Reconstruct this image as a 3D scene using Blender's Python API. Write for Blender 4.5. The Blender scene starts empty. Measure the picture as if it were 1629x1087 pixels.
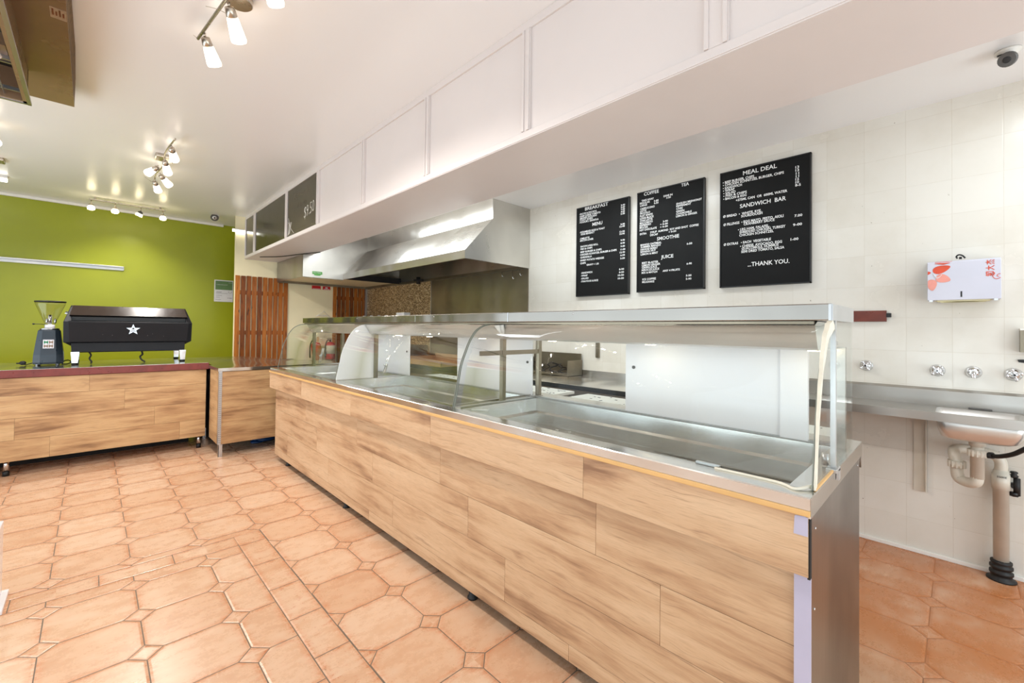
import bpy, bmesh, math, random
from mathutils import Vector, Matrix
random.seed(7)
S = bpy.context.scene
COL = S.collection
PI = math.pi

# ------------------------------------------------------------------ camera
def set_camera():
    A, roll, pit = 0.7706, 0.0117, 0.015
    fw = Vector((math.sin(A)*math.cos(pit), math.cos(A)*math.cos(pit), math.sin(pit)))
    rt0 = Vector((math.cos(A), -math.sin(A), 0)); up0 = rt0.cross(fw)
    c, s = math.cos(roll), math.sin(roll)
    rt = rt0*c + up0*s; up = up0*c - rt0*s
    cd = bpy.data.cameras.new('camera'); co = bpy.data.objects.new('camera', cd); COL.objects.link(co)
    cd.sensor_width = 36; cd.lens = 688.39/1629*36; cd.clip_start = 0.02
    cd.shift_y = (513.33-543.5)/1629
    m = Matrix((rt, up, -fw)).transposed().to_4x4(); m.translation = (0, 0, 1.3)
    co.matrix_world = m
    S.camera = co
set_camera()

# ------------------------------------------------------------------ world, large lights, exposure
S.view_settings.view_transform = 'Standard'
S.view_settings.look = 'None'
S.view_settings.gamma = 1
S.view_settings.use_curve_mapping = False
S.view_settings.exposure = 0.0
S.cycles.max_bounces = 10; S.cycles.diffuse_bounces = 5; S.cycles.glossy_bounces = 5
S.cycles.transparent_max_bounces = 16; S.cycles.transmission_bounces = 8
S.cycles.use_denoising = True
S.cycles.sample_clamp_indirect = 6
w = bpy.data.worlds.new('world'); S.world = w; w.use_nodes = True
w.node_tree.nodes['Background'].inputs[0].default_value = (0.80, 0.92, 1, 1)
w.node_tree.nodes['Background'].inputs[1].default_value = 1.1

def area(name, loc, rot, sx, sy, power, col=(1, 1, 1)):
    l = bpy.data.lights.new(name, 'AREA'); l.shape = 'RECTANGLE'; l.size = sx; l.size_y = sy
    l.energy = power; l.color = col
    o = bpy.data.objects.new(name, l); COL.objects.link(o); o.location = loc; o.rotation_euler = rot
    return o
area('daylight_shopfront', (0.3, -2.15, 1.45), (math.radians(90), 0, 0), 5.2, 2.3, 36, (.82, .94, 1))
area('ceiling_fill_front', (.6, -2.1, .7), (math.radians(128), 0, 0), 5.0, .9, 22, (.84, .94, 1))  # low upward light added to brighten the kitchen and its ceiling
area('ceiling_fill_side', (-2.4, 3.4, .7), (math.radians(128), 0, math.radians(-90)), 7.4, .9, 67, (.84, .94, 1))  # added fill tilted upward to lift the dim main ceiling
area('daylight_side', (-2.42, 3.0, 1.5), (math.radians(90), 0, math.radians(-90)), 7.0, 2.3, 31, (.84, .94, 1))
area('kitchen_wall_fill', (2.5, -2.08, 1.1), (math.radians(90), 0, math.radians(-25)), .8, 1.8, 13, (.86, .95, 1))  # unseen light added to brighten the wall under the sink bench
area('kitchen_ceiling_tube_light', (2.9, -0.9, 2.62), (0, 0, 0), 0.3, 1.3, 14, (.88, .96, 1))
area('kitchen_ceiling_tube_light', (2.75, 2.2, 2.62), (0, 0, 0), 0.2, 1.3, 18, (.88, .96, 1))
area('kitchen_ceiling_tube_light', (2.5, 4.3, 2.62), (0, 0, 0), 0.5, 2.0, 20, (.88, .96, 1))

# ------------------------------------------------------------------ node helpers
def lin(c):
    return tuple((v/12.92 if v <= .04045 else ((v+.055)/1.055)**2.4) for v in [x/255 for x in c])
class N:
    """tiny expression wrapper over math nodes"""
    def __init__(s, t, sock): s.t = t; s.s = sock
    def op(s, o, b=None, c=None, clamp=False):
        n = s.t.nodes.new('ShaderNodeMath'); n.operation = o; n.use_clamp = clamp
        s.t.links.new(s.s, n.inputs[0])
        for i, v in ((1, b), (2, c)):
            if v is None: continue
            if isinstance(v, N): s.t.links.new(v.s, n.inputs[i])
            else: n.inputs[i].default_value = v
        return N(s.t, n.outputs[0])
    def __add__(s, b): return s.op('ADD', b)
    def __sub__(s, b): return s.op('SUBTRACT', b)
    def __mul__(s, b): return s.op('MULTIPLY', b)
    def __truediv__(s, b): return s.op('DIVIDE', b)
    def lt(s, b): return s.op('LESS_THAN', b)
    def gt(s, b): return s.op('GREATER_THAN', b)
    def abs(s): return s.op('ABSOLUTE')
    def floor(s): return s.op('FLOOR')
    def min(s, b): return s.op('MINIMUM', b)
    def max(s, b): return s.op('MAXIMUM', b)
    def inv(s): return (s*-1)+1
    def smooth(s, a, b):
        n = s.t.nodes.new('ShaderNodeMapRange'); n.interpolation_type = 'SMOOTHSTEP'
        s.t.links.new(s.s, n.inputs[0]); n.inputs[1].default_value = a; n.inputs[2].default_value = b
        return N(s.t, n.outputs[0])
def combine(t, x, y, z):
    n = t.nodes.new('ShaderNodeCombineXYZ')
    for i, v in enumerate((x, y, z)):
        if isinstance(v, N): t.links.new(v.s, n.inputs[i])
        else: n.inputs[i].default_value = v
    return n.outputs[0]
def noise(t, vec, scale, detail=3, rough=.55, dist=0):
    n = t.nodes.new('ShaderNodeTexNoise'); n.inputs['Scale'].default_value = scale
    n.inputs['Detail'].default_value = detail; n.inputs['Roughness'].default_value = rough
    n.inputs['Distortion'].default_value = dist
    if vec is not None: t.links.new(vec, n.inputs['Vector'])
    return N(t, n.outputs['Fac'])
def rnd(t, vec):
    n = t.nodes.new('ShaderNodeTexWhiteNoise'); n.noise_dimensions = '3D'; t.links.new(vec, n.inputs['Vector'])
    return N(t, n.outputs['Value'])
def mixc(t, f, a, b):
    n = t.nodes.new('ShaderNodeMix'); n.data_type = 'RGBA'
    if isinstance(f, N): t.links.new(f.s, n.inputs[0])
    else: n.inputs[0].default_value = f
    for i, v in ((6, a), (7, b)):
        if isinstance(v, tuple): n.inputs[i].default_value = (*v[:3], 1)
        else: t.links.new(v, n.inputs[i])
    return n.outputs[2]
def ramp(t, f, stops):
    n = t.nodes.new('ShaderNodeValToRGB'); t.links.new(f.s, n.inputs[0])
    e = n.color_ramp.elements
    while len(e) < len(stops): e.new(.5)
    for q, (p, c) in zip(e, stops): q.position = p; q.color = (*c, 1)
    return n.outputs[0]
def bump(t, bs, h, strength=.3, dist=.002):
    n = t.nodes.new('ShaderNodeBump'); n.inputs['Strength'].default_value = strength; n.inputs['Distance'].default_value = dist
    t.links.new(h.s, n.inputs['Height']); t.links.new(n.outputs[0], bs.inputs['Normal'])
def world_pos(t):
    g = t.nodes.new('ShaderNodeNewGeometry'); x = t.nodes.new('ShaderNodeSeparateXYZ'); t.links.new(g.outputs['Position'], x.inputs[0])
    return g.outputs['Position'], N(t, x.outputs[0]), N(t, x.outputs[1]), N(t, x.outputs[2])
def obj_pos(t):
    g = t.nodes.new('ShaderNodeTexCoord'); x = t.nodes.new('ShaderNodeSeparateXYZ'); t.links.new(g.outputs['Object'], x.inputs[0])
    return g.outputs['Object'], N(t, x.outputs[0]), N(t, x.outputs[1]), N(t, x.outputs[2])
M = {}
def mat(name, col, rough=.5, metal=0., spec=.5, coat=0., emit=None, es=0.):
    m = bpy.data.materials.new(name); m.use_nodes = True; M[name] = m
    b = m.node_tree.nodes['Principled BSDF']
    b.inputs['Base Color'].default_value = (*lin(col), 1); b.inputs['Roughness'].default_value = rough
    b.inputs['Metallic'].default_value = metal; b.inputs['Specular IOR Level'].default_value = spec
    b.inputs['Coat Weight'].default_value = coat; b.inputs['Coat Roughness'].default_value = .08
    if emit: b.inputs['Emission Color'].default_value = (*lin(emit), 1); b.inputs['Emission Strength'].default_value = es
    return m, m.node_tree, b
def mottle(name, col, rough=.5, amt=.06, scale=3., ra=.15, **k):
    """plain surface with slight procedural unevenness of tone and gloss"""
    m, t, b = mat(name, col, rough, **k)
    p, x, y, z = obj_pos(t)
    n = noise(t, p, scale, 4)
    c = lin(col); d = tuple(max(0, v*(1-amt*2)) for v in c)
    t.links.new(mixc(t, n.smooth(.35, .75), c, d), b.inputs['Base Color'])
    r = noise(t, p, scale*2.3, 2)
    t.links.new(((r-.5)*ra+rough).s, b.inputs['Roughness'])
    return m
def steel(name, col, rough, axis='y', stain=.15):
    m, t, b = mat(name, col, rough, metal=1.)
    p, x, y, z = obj_pos(t)
    sx, sy, sz = {'y': (60, 1.5, 60), 'x': (1.5, 60, 60), 'z': (60, 60, 1.5)}[axis]
    g = noise(t, combine(t, x*sx, y*sy, z*sz), 2., 1)
    st = noise(t, p, 1.6, 3, .5, .4)
    c = lin(col); d = tuple(v*(1-stain*2.2) for v in c)
    t.links.new(mixc(t, st.smooth(.4, .8), c, d), b.inputs['Base Color'])
    t.links.new(((g-.5)*.05 + (st-.5)*.15 + rough).s, b.inputs['Roughness'])
    b.inputs['Anisotropic'].default_value = .4
    bx, by, bz = {'y': (.4, 1.5, .4), 'x': (1.5, .4, .4), 'z': (1.0, 1.0, .4)}[axis]
    bump(t, b, noise(t, combine(t, x*bx, y*by, z*bz), 1., 2, .4), .8, .13)
    return m

# ------------------------------------------------------------------ materials
def make_floor():
    m, t, b = mat('terracotta_tiles', (214, 158, 112), .33)
    p, X, Y, Z = world_pos(t)
    P, X0, Y0, D, G = .3075, .1785, 3.1685, .055, .0021
    u = (X-X0)/P; v = (Y-Y0)/P
    fx = (u-(u+.5).floor()).abs()*P; fy = (v-(v+.5).floor()).abs()*P
    s = fx+fy
    india = s.lt(D)                                   # inside a cabochon
    e1 = (s-D).abs()*.7071
    e2 = fx.min(fy)+india*9
    edge = e1.min(e2)
    cell = combine(t, (u.floor())+india*(u+.5).floor()*7, (v.floor())+india*(v+.5).floor()*3, india*5)
    # border band of plain cut tiles
    b1 = X.lt(.791)*Y.gt(2.970)*Y.lt(3.100)
    b2 = X.gt(.648)*X.lt(.791)*Y.lt(3.100)
    band = b1.max(b2)
    jx = (X-.05)/.3; jx = (jx-(jx+.5).floor()).abs()*.3
    jy = (Y-2.657)/.3; jy = (jy-(jy+.5).floor()).abs()*.3
    ebx = jx.min((Y-2.970).abs()).min((Y-3.100).abs())
    eby = jy.min((X-.648).abs()).min((X-.791).abs())
    eband = b2*eby + b2.inv()*ebx
    eb_out = ((Y-2.970).abs().min((Y-3.100).abs()) + X.gt(.791)*9).min(((X-.648).abs().min((X-.791).abs()))+Y.gt(3.1)*9)
    edge = band*eband + band.inv()*edge.min(eb_out)
    bcell = combine(t, b2*91+((X-.05)/.3+.5).floor()*b2.inv(), ((Y-2.657)/.3+.5).floor()*b2, 33.)
    rc = rnd(t, cell)*band.inv() + rnd(t, bcell)*band
    small = india.max(band)
    wob = noise(t, p, 14, 4)
    edge = edge + (wob-.5)*.0016
    grout = edge.lt(G)
    big = noise(t, combine(t, X*5, Y*9, rc*20), 1.4, 5, .62)
    fine = noise(t, p, 110, 3, .7)
    streak = noise(t, combine(t, X*16, Y*34, rc*9), 1.5, 6, .72, .6)
    rim = edge.smooth(.0, .038)
    base = ramp(t, (big*.65+rc*.2+.1), [(.28, lin((198, 150, 116))), (.48, lin((210, 169, 136))), (.66, lin((219, 185, 156))), (.85, lin((211, 174, 145)))])
    c = mixc(t, (rim.inv()*(streak.smooth(.34, .62))*.6), base, lin((198, 122, 78)))
    c = mixc(t, ((streak.gt(.6)*(fine.gt(.5)))*(small*.5+.22)), c, lin((180, 98, 62)))
    pit = noise(t, p, 60, 2, .5).gt(.735)
    c = mixc(t, pit*.35, c, lin((110, 62, 38)))
    c = mixc(t, grout, c, lin((112, 96, 80)))
    # grime on the kitchen side
    c = mixc(t, X.smooth(1.9, 2.6)*.8*noise(t, p, 5, 5).smooth(.1, .6), c, lin((178, 100, 38)))
    t.links.new(c, b.inputs['Base Color'])
    t.links.new((grout*.4 + big*.22 + .17 + (fine-.5)*.1).s, b.inputs['Roughness'])
    h = edge.smooth(.0, .012) + (big-.5)*.25 + (fine-.5)*.05
    bump(t, b, h, .42, .0035)
    return m
make_floor()

def make_tilewall():
    m, t, b = mat('painted_white_tiles', (222, 216, 204), .22)
    p, X, Y, Z = world_pos(t)
    u = (Y-.021)/.1975; v = (Z+.005)/.2
    jy = (u-(u+.5).floor()).abs()*.1975; jz = (v-(v+.5).floor()).abs()*.2
    e = jy.min(jz)
    g = e.lt(.0010)
    rc = rnd(t, combine(t, u.floor(), v.floor(), 1.))
    n = noise(t, p, 2.2, 5, .6); n2 = noise(t, p, 30, 3)
    c = mixc(t, n.smooth(.35, .75), lin((226, 222, 213)), lin((216, 210, 198)))
    c = mixc(t, rc*.18, c, lin((196, 186, 168)))
    c = mixc(t, noise(t, p, 46, 2).gt(.78)*.8, c, lin((96, 76, 58)))
    c = mixc(t, g*(n2*.5), c, lin((176, 160, 136)))
    t.links.new(c, b.inputs['Base Color'])
    t.links.new((n*.25+.12).s, b.inputs['Roughness'])
    bump(t, b, e.smooth(0, .004)*.5+(rc-.5)*.1+n*.3, .25, .002)
make_tilewall()

def make_laminate(name, tint, along_v=False):
    """wood-look plank laminate; UV.x runs along the grain, each plank has its own UV offset"""
    m, t, b = mat(name, (205, 165, 120), .38)
    uv = t.nodes.new('ShaderNodeUVMap'); sx = t.nodes.new('ShaderNodeSeparateXYZ'); t.links.new(uv.outputs[0], sx.inputs[0])
    u = N(t, sx.outputs[0]); v = N(t, sx.outputs[1])
    w_ = noise(t, combine(t, u*1.4, v*3.0, 0.), 1.5, 3)
    g1 = noise(t, combine(t, u*.8, (v+w_*.07)*9, 0.), 2., 6, .62, .3)
    g2 = noise(t, combine(t, u*9, v*150, 2.), 2., 4, .6)
    g3 = noise(t, combine(t, u*.9, v*2.2, 4.), 1.8, 3)
    kx = noise(t, combine(t, u*2.6, v*5.5, 9.), 1.6, 3, .5)
    L = [tuple(int(a*k) for a, k in zip(c, tint)) for c in ((138, 104, 78), (184, 149, 116), (202, 170, 136), (212, 183, 151))]
    g4 = noise(t, combine(t, u*1.5, (v+w_*.09)*46, 6.), 2., 5, .65, .4)
    c = ramp(t, g1*.55+g3*.5, [(.38, lin(L[0])), (.47, lin(L[1])), (.55, lin(L[2])), (.68, lin(L[3]))])
    c = mixc(t, g2.smooth(.45, .75)*.3, c, lin(L[0]))
    c = mixc(t, g4.smooth(.56, .70)*.5, c, lin(L[0]))
    c = mixc(t, kx.smooth(.67, .76)*.5*g2.smooth(.3, .6), c, lin((134, 96, 68)))
    t.links.new(c, b.inputs['Base Color'])
    t.links.new((g2*.2+.3).s, b.inputs['Roughness'])
    bump(t, b, g2, .12, .001)
make_laminate('oak_laminate', (1., .985, .965))
make_laminate('golden_laminate', (1.0, .965, .87))

def make_pine():
    m, t, b = mat('varnished_pine', (170, 95, 35), .4, coat=.1, spec=.3)
    p, X, Y, Z = obj_pos(t)
    sl = (X/.0745).floor()
    r = rnd(t, combine(t, sl, 3., 1.))
    g = noise(t, combine(t, X*26, 0., Z*1.8+r*30), 2., 5, .6, .8)
    k = noise(t, combine(t, X*16, r*20, Z*4.2), 1.6, 2, .5)
    c = ramp(t, g*.7+r*.3, [(.3, lin((96, 46, 12))), (.5, lin((154, 84, 24))), (.7, lin((192, 118, 42)))])
    c = mixc(t, k.smooth(.66, .74), c, lin((48, 18, 8)))
    t.links.new(c, b.inputs['Base Color'])
make_pine()

def make_mosaic():
    m, t, b = mat('pebble_mosaic', (160, 130, 90), .4)
    p, X, Y, Z = world_pos(t)
    u = Y/.022; v = Z/.011
    r = rnd(t, combine(t, (u+(v.floor()*.5)).floor(), v.floor(), 0.))
    c = ramp(t, r, [(.0, lin((96, 70, 42))), (.4, lin((150, 118, 78))), (.75, lin((186, 156, 110))), (1., lin((214, 190, 150)))])
    t.links.new(c, b.inputs['Base Color']); bump(t, b, r, .5, .003)
make_mosaic()

def make_glass(name, tint, k=1.0):
    m = bpy.data.materials.new(name); m.use_nodes = True; M[name] = m
    t = m.node_tree; t.nodes.clear()
    o = t.nodes.new('ShaderNodeOutputMaterial'); mx = t.nodes.new('ShaderNodeMixShader')
    tr = t.nodes.new('ShaderNodeBsdfTransparent'); gl = t.nodes.new('ShaderNodeBsdfGlossy')
    tr.inputs[0].default_value = (*tint, 1); gl.inputs['Roughness'].default_value = .01
    g = t.nodes.new('ShaderNodeNewGeometry'); dp = t.nodes.new('ShaderNodeVectorMath'); dp.operation = 'DOT_PRODUCT'
    t.links.new(g.outputs['Incoming'], dp.inputs[0]); t.links.new(g.outputs['Normal'], dp.inputs[1])
    f = (((N(t, dp.outputs['Value']).abs()).inv().op('POWER', 5.))*.9+.035)*k      # Schlick reflectance, same from both sides
    p, X, Y, Z = world_pos(t)
    smear = noise(t, p, 3.2, 5, .65).smooth(.48, .8)*.02
    t.links.new((f+smear).s, mx.inputs[0]); t.links.new(tr.outputs[0], mx.inputs[1]); t.links.new(gl.outputs[0], mx.inputs[2])
    t.links.new(mx.outputs[0], o.inputs[0])
make_glass('clear_glass', (.975, .988, .980), .5)
make_glass('hopper_plastic', (.90, .89, .86), 1.2)

mottle('ceiling_gloss_paint', (239, 238, 238), .28, .008, .8, .02)
mottle('bulkhead_paint', (224, 216, 213), .42, .02, 1.5)
mottle('green_paint', (150, 157, 20), .35, .05, 1.2)
mottle('cream_paint', (250, 239, 200), .45, .04, 1.5)
mottle('white_paint', (236, 233, 226), .4, .02, 2.)
mottle('grey_wall_paint', (210, 206, 198), .6, .03, 1.)
steel('brushed_steel', (214, 211, 206), .2, 'y', .1)
steel('brushed_steel_across', (214, 211, 206), .2, 'x', .1)
steel('hood_steel', (222, 219, 212), .3, 'y', .1)
steel('canopy_steel', (172, 166, 158), .22, 'y', .12)
steel('bench_steel', (182, 178, 172), .32, 'y', .12)
steel('end_steel', (150, 146, 142), .3, 'z', .2)
steel('old_steel', (150, 140, 122), .38, 'z', .25)
steel('aluminium', (196, 196, 196), .35, 'x', .06)
steel('satin_steel', (228, 226, 222), .34, 'y', .05)
M['satin_steel'].node_tree.nodes['Principled BSDF'].inputs['Metallic'].default_value = .75
mottle('glass_edge', (128, 132, 122), .3, .05, 20.)
mottle('lamp_nickel', (196, 186, 172), .28, .05, 6., metal=1.)
mottle('chrome', (220, 220, 222), .1, .04, 12., metal=1.)
mottle('tinted_panel', (132, 106, 82), .26, .08, 2.)
mottle('black_paint', (22, 23, 28), .42, .1, 6., spec=.3)
mottle('grinder_black', (48, 58, 68), .3, .08, 6.)
mottle('machine_top_black', (46, 32, 22), .25, .1, 4.)
mottle('black_plastic', (20, 20, 21), .4, .1, 9.)
mottle('black_board', (13, 13, 13), .65, .1, 3., spec=.25)
mottle('letter_white', (238, 238, 236), .5, .03, 9.)
mottle('chalkboard', (58, 50, 40), .16, .1, 3.)
mottle('chalk', (226, 222, 214), .9, .1, 30.)
mottle('chalk_faint', (120, 112, 96), .9, .1, 30.)
mottle('grey_felt', (116, 114, 110), .7, .05, 5.)
mottle('red_laminate', (126, 52, 44), .3, .15, 14.)
mottle('dark_red_wood', (112, 46, 28), .3, .2, 10.)
mottle('yellow_edge', (222, 176, 112), .4, .05, 6.)
mottle('lilac_backing', (188, 184, 206), .5, .05, 4.)
mottle('white_acrylic', (230, 228, 230), .18, .02, 2.)
mottle('seal_white', (232, 226, 208), .5, .08, 12.)
mottle('cutting_board', (226, 226, 216), .5, .03, 6.)
mottle('pvc_white', (216, 209, 194), .35, .05, 8.)
mottle('rubber', (24, 22, 21), .55, .1, 10.)
mottle('extinguisher_red', (196, 24, 22), .25, .05, 8.)
mottle('label_cream', (226, 216, 190), .5, .1, 30.)
mottle('safety_red', (208, 20, 24), .4, .03, 6.)
mottle('poster_green', (96, 128, 84), .4, .08, 12.)
mottle('poster_white', (222, 220, 226), .4, .03, 12.)
mottle('ink_grey', (120, 118, 128), .5, .05, 12.)
mottle('label_green', (88, 176, 72), .4, .05, 12.)
mottle('mark_green', (20, 130, 84), .5, .03, 9.)
mottle('mark_brown', (142, 118, 98), .5, .03, 9.)
mottle('flower_red', (224, 82, 48), .3, .12, 9.)
mottle('flower_pink', (236, 156, 142), .3, .12, 9.)
mottle('dispenser_silver', (208, 208, 220), .2, .03, 3.)
mottle('paper_towel', (222, 214, 176), .9, .05, 20.)
mottle('camera_grey', (84, 82, 80), .4, .08, 9.)
mottle('dark_void', (22, 18, 16), .7, .1, 5.)
mottle('blue_plastic', (24, 66, 120), .3, .15, 9.)
mottle('sticker', (170, 150, 128), .5, .1, 60.)
mottle('caulk_stain', (120, 96, 62), .7, .2, 30.)
mottle('cardboard', (178, 140, 96), .8, .08, 9.)
mat('lit_glass', (255, 250, 240), .3, emit=(255, 238, 214), es=6.0)
mat('lit_spot', (255, 250, 240), .3, emit=(255, 236, 190), es=22.)
mat('lit_tube', (255, 255, 255), .3, emit=(255, 252, 240), es=6.)

# ------------------------------------------------------------------ geometry helpers
def origin(o):
    v = Vector((0, 0, 0))
    while o is not None: v += o.location; o = o.parent
    return v
class MB:
    def __init__(s): s.b = bmesh.new(); s.uv = s.b.loops.layers.uv.new('UVMap')
    def box(s, x0, x1, y0, y1, z0, z1, bev=0):
        v = [s.b.verts.new(p) for p in ((x0,y0,z0),(x1,y0,z0),(x1,y1,z0),(x0,y1,z0),(x0,y0,z1),(x1,y0,z1),(x1,y1,z1),(x0,y1,z1))]
        fs = [s.b.faces.new([v[i] for i in q]) for q in ((3,2,1,0),(4,5,6,7),(0,1,5,4),(1,2,6,5),(2,3,7,6),(3,0,4,7))]
        if bev:
            es = list({e for f in fs for e in f.edges})
            bmesh.ops.bevel(s.b, geom=es, offset=bev, segments=2, affect='EDGES', profile=.6)
        return s
    def plank(s, x0, x1, y0, y1, z0, z1, grain='y'):
        """box whose UVs run along the grain with a random offset"""
        n0 = len(s.b.faces); s.box(x0, x1, y0, y1, z0, z1); s.b.faces.ensure_lookup_table()
        ou, ov = random.uniform(0, 40), random.uniform(0, 40); fl = random.choice((-1, 1))
        for f in s.b.faces[n0:]:
            for l in f.loops:
                c = l.vert.co
                a = c.y if grain == 'y' else c.x; o_ = c.x if grain == 'y' else c.y
                l[s.uv].uv = (a*fl+ou, c.z+o_*.7+ov)
        return s
    def quad(s, *p):
        s.b.faces.new([s.b.verts.new(q) for q in p]); return s
    def poly(s, pts):
        s.b.faces.new([s.b.verts.new(q) for q in pts]); return s
    def prism(s, pts, d):
        """closed polygon (3D points) swept by vector d"""
        a = [s.b.verts.new(p) for p in pts]; b_ = [s.b.verts.new(Vector(p)+Vector(d)) for p in pts]
        n = len(pts); s.b.faces.new(a[::-1]); s.b.faces.new(b_)
        for i in range(n): s.b.faces.new((a[i], a[(i+1) % n], b_[(i+1) % n], b_[i]))
        return s
    def cyl(s, p0, p1, r0, r1=None, seg=16, cap=True):
        r1 = r0 if r1 is None else r1
        p0 = Vector(p0); p1 = Vector(p1); d = (p1-p0).normalized()
        a = d.orthogonal().normalized(); c = d.cross(a)
        R0 = [s.b.verts.new(p0+(a*math.cos(2*PI*i/seg)+c*math.sin(2*PI*i/seg))*r0) for i in range(seg)]
        R1 = [s.b.verts.new(p1+(a*math.cos(2*PI*i/seg)+c*math.sin(2*PI*i/seg))*r1) for i in range(seg)]
        for i in range(seg):
            f = s.b.faces.new((R0[i], R0[(i+1) % seg], R1[(i+1) % seg], R1[i])); f.smooth = True
        if cap: s.b.faces.new(R0[::-1]); s.b.faces.new(R1)
        return s
    def lathe(s, base, axis, prof, seg=20):
        """prof: (distance along axis, radius) pairs"""
        base = Vector(base); d = Vector(axis).normalized(); a = d.orthogonal().normalized(); c = d.cross(a)
        rings = []
        for h, r in prof:
            rings.append([s.b.verts.new(base+d*h+(a*math.cos(2*PI*i/seg)+c*math.sin(2*PI*i/seg))*max(r, 1e-4)) for i in range(seg)])
        for q, w_ in zip(rings, rings[1:]):
            for i in range(seg):
                f = s.b.faces.new((q[i], q[(i+1) % seg], w_[(i+1) % seg], w_[i])); f.smooth = True
        s.b.faces.new(rings[0][::-1]); s.b.faces.new(rings[-1])
        return s
    def tube(s, pts, r, seg=10, smooth=True, rs=None):
        P = [Vector(p) for p in pts]
        if smooth and len(P) > 2:
            Q = []
            for i in range(len(P)-1):
                p0 = P[max(i-1, 0)]; p1 = P[i]; p2 = P[i+1]; p3 = P[min(i+2, len(P)-1)]
                for k in range(6):
                    u = k/6
                    Q.append(.5*((2*p1)+(p2-p0)*u+(2*p0-5*p1+4*p2-p3)*u*u+(3*p1-p0-3*p2+p3)*u**3))
            Q.append(P[-1]); P = Q
        rings = []; up = None
        for i, p in enumerate(P):
            d = (P[min(i+1, len(P)-1)]-P[max(i-1, 0)]).normalized()
            if up is None: up = d.orthogonal().normalized()
            a = (up-d*up.dot(d)).normalized(); up = a; c = d.cross(a)
            rings.append([s.b.verts.new(p+(a*math.cos(2*PI*j/seg)+c*math.sin(2*PI*j/seg))*r) for j in range(seg)])
        for q, w_ in zip(rings, rings[1:]):
            for j in range(seg):
                f = s.b.faces.new((q[j], q[(j+1) % seg], w_[(j+1) % seg], w_[j])); f.smooth = True
        s.b.faces.new(rings[0][::-1]); s.b.faces.new(rings[-1])
        return s
    def sphere(s, c, r, sc=(1, 1, 1), seg=14):
        m = Matrix.Translation(c) @ Matrix.Diagonal((*[r*k for k in sc], 1))
        g = bmesh.ops.create_uvsphere(s.b, u_segments=seg, v_segments=seg//2+1, radius=1, matrix=m)
        for v in g['verts']:
            for f in v.link_faces: f.smooth = True
        return s
    def build(s, name, m, parent=None, bevel=0, label=None):
        bmesh.ops.recalc_face_normals(s.b, faces=s.b.faces)
        o0 = origin(parent)
        me = bpy.data.meshes.new(name)
        for v in s.b.verts: v.co -= o0
        s.b.to_mesh(me); s.b.free()
        o = bpy.data.objects.new(name, me); COL.objects.link(o)
        me.materials.append(M[m])
        if parent: o.parent = parent
        if bevel:
            q = o.modifiers.new('bevel', 'BEVEL'); q.width = bevel; q.segments = 2; q.limit_method = 'ANGLE'
        if label: o['label'] = label
        return o
def build_each(s, name, m, parent=None, **k):
    """every loose piece becomes an object of its own under the same name"""
    vs = set(s.b.verts); out = []
    while vs:
        st = [vs.pop()]; isl = set(st)
        while st:
            for e in st.pop().link_edges:
                for v in e.verts:
                    if v not in isl: isl.add(v); st.append(v)
        vs -= isl
        idx = {}; q = MB()
        for v in isl: idx[v] = q.b.verts.new(v.co)
        for f in {f for v in isl for f in v.link_faces}:
            g = q.b.faces.new([idx[v] for v in f.verts]); g.smooth = f.smooth
        out.append(q.build(name, m, parent, **k))
    s.b.free(); return out
MB.build_each = build_each
def thing(name, label, cat, loc, group=None):
    o = bpy.data.objects.new(name, None); COL.objects.link(o); o.location = loc; o.empty_display_size = .1
    o['label'] = label; o['category'] = cat
    if group: o['group'] = group
    return o
def tag(o, label, cat, group=None):
    o['label'] = label; o['category'] = cat
    if group: o['group'] = group
    return o
def struct(o): o['kind'] = 'structure'; return o
def copy_thing(src, loc, label):
    def rec(o, par):
        c = o.copy(); COL.objects.link(c); c.parent = par
        for ch in [q for q in bpy.data.objects if q.parent == o]: rec(ch, c)
        return c
    r = rec(src, None); r.location = loc; r['label'] = label
    return r
_mesh_cache = {}
def text_mb(mb, s, at, ux, uy, width=None, height=.02, bold=.0, depth=.0006, shear=0):
    """write string s: baseline-left point at, unit vectors ux (reading direction) and uy (up); scaled to cap height and width"""
    cu = bpy.data.curves.new('t', 'FONT'); cu.body = s; cu.size = 1; cu.offset = bold; cu.extrude = 0; cu.resolution_u = 2
    ob = bpy.data.objects.new('t', cu); COL.objects.link(ob)
    dg = bpy.context.evaluated_depsgraph_get(); dg.update()
    me = bpy.data.meshes.new_from_object(ob.evaluated_get(dg))
    if not me.vertices: return
    xs = [v.co.x for v in me.vertices]
    x0, x1 = min(xs), max(xs)
    k = height/.71
    kx = k if width is None else width/(x1-x0)
    at = Vector(at); ux = Vector(ux); uy = Vector(uy)
    vs = [mb.b.verts.new(at+ux*((v.co.x-x0)*kx+v.co.y*k*shear)+uy*(v.co.y*k)) for v in me.vertices]
    for f in me.polygons:
        try: mb.b.faces.new([vs[i] for i in f.vertices])
        except ValueError: pass
    bpy.data.objects.remove(ob); bpy.data.curves.remove(cu); bpy.data.meshes.remove(me)

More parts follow.
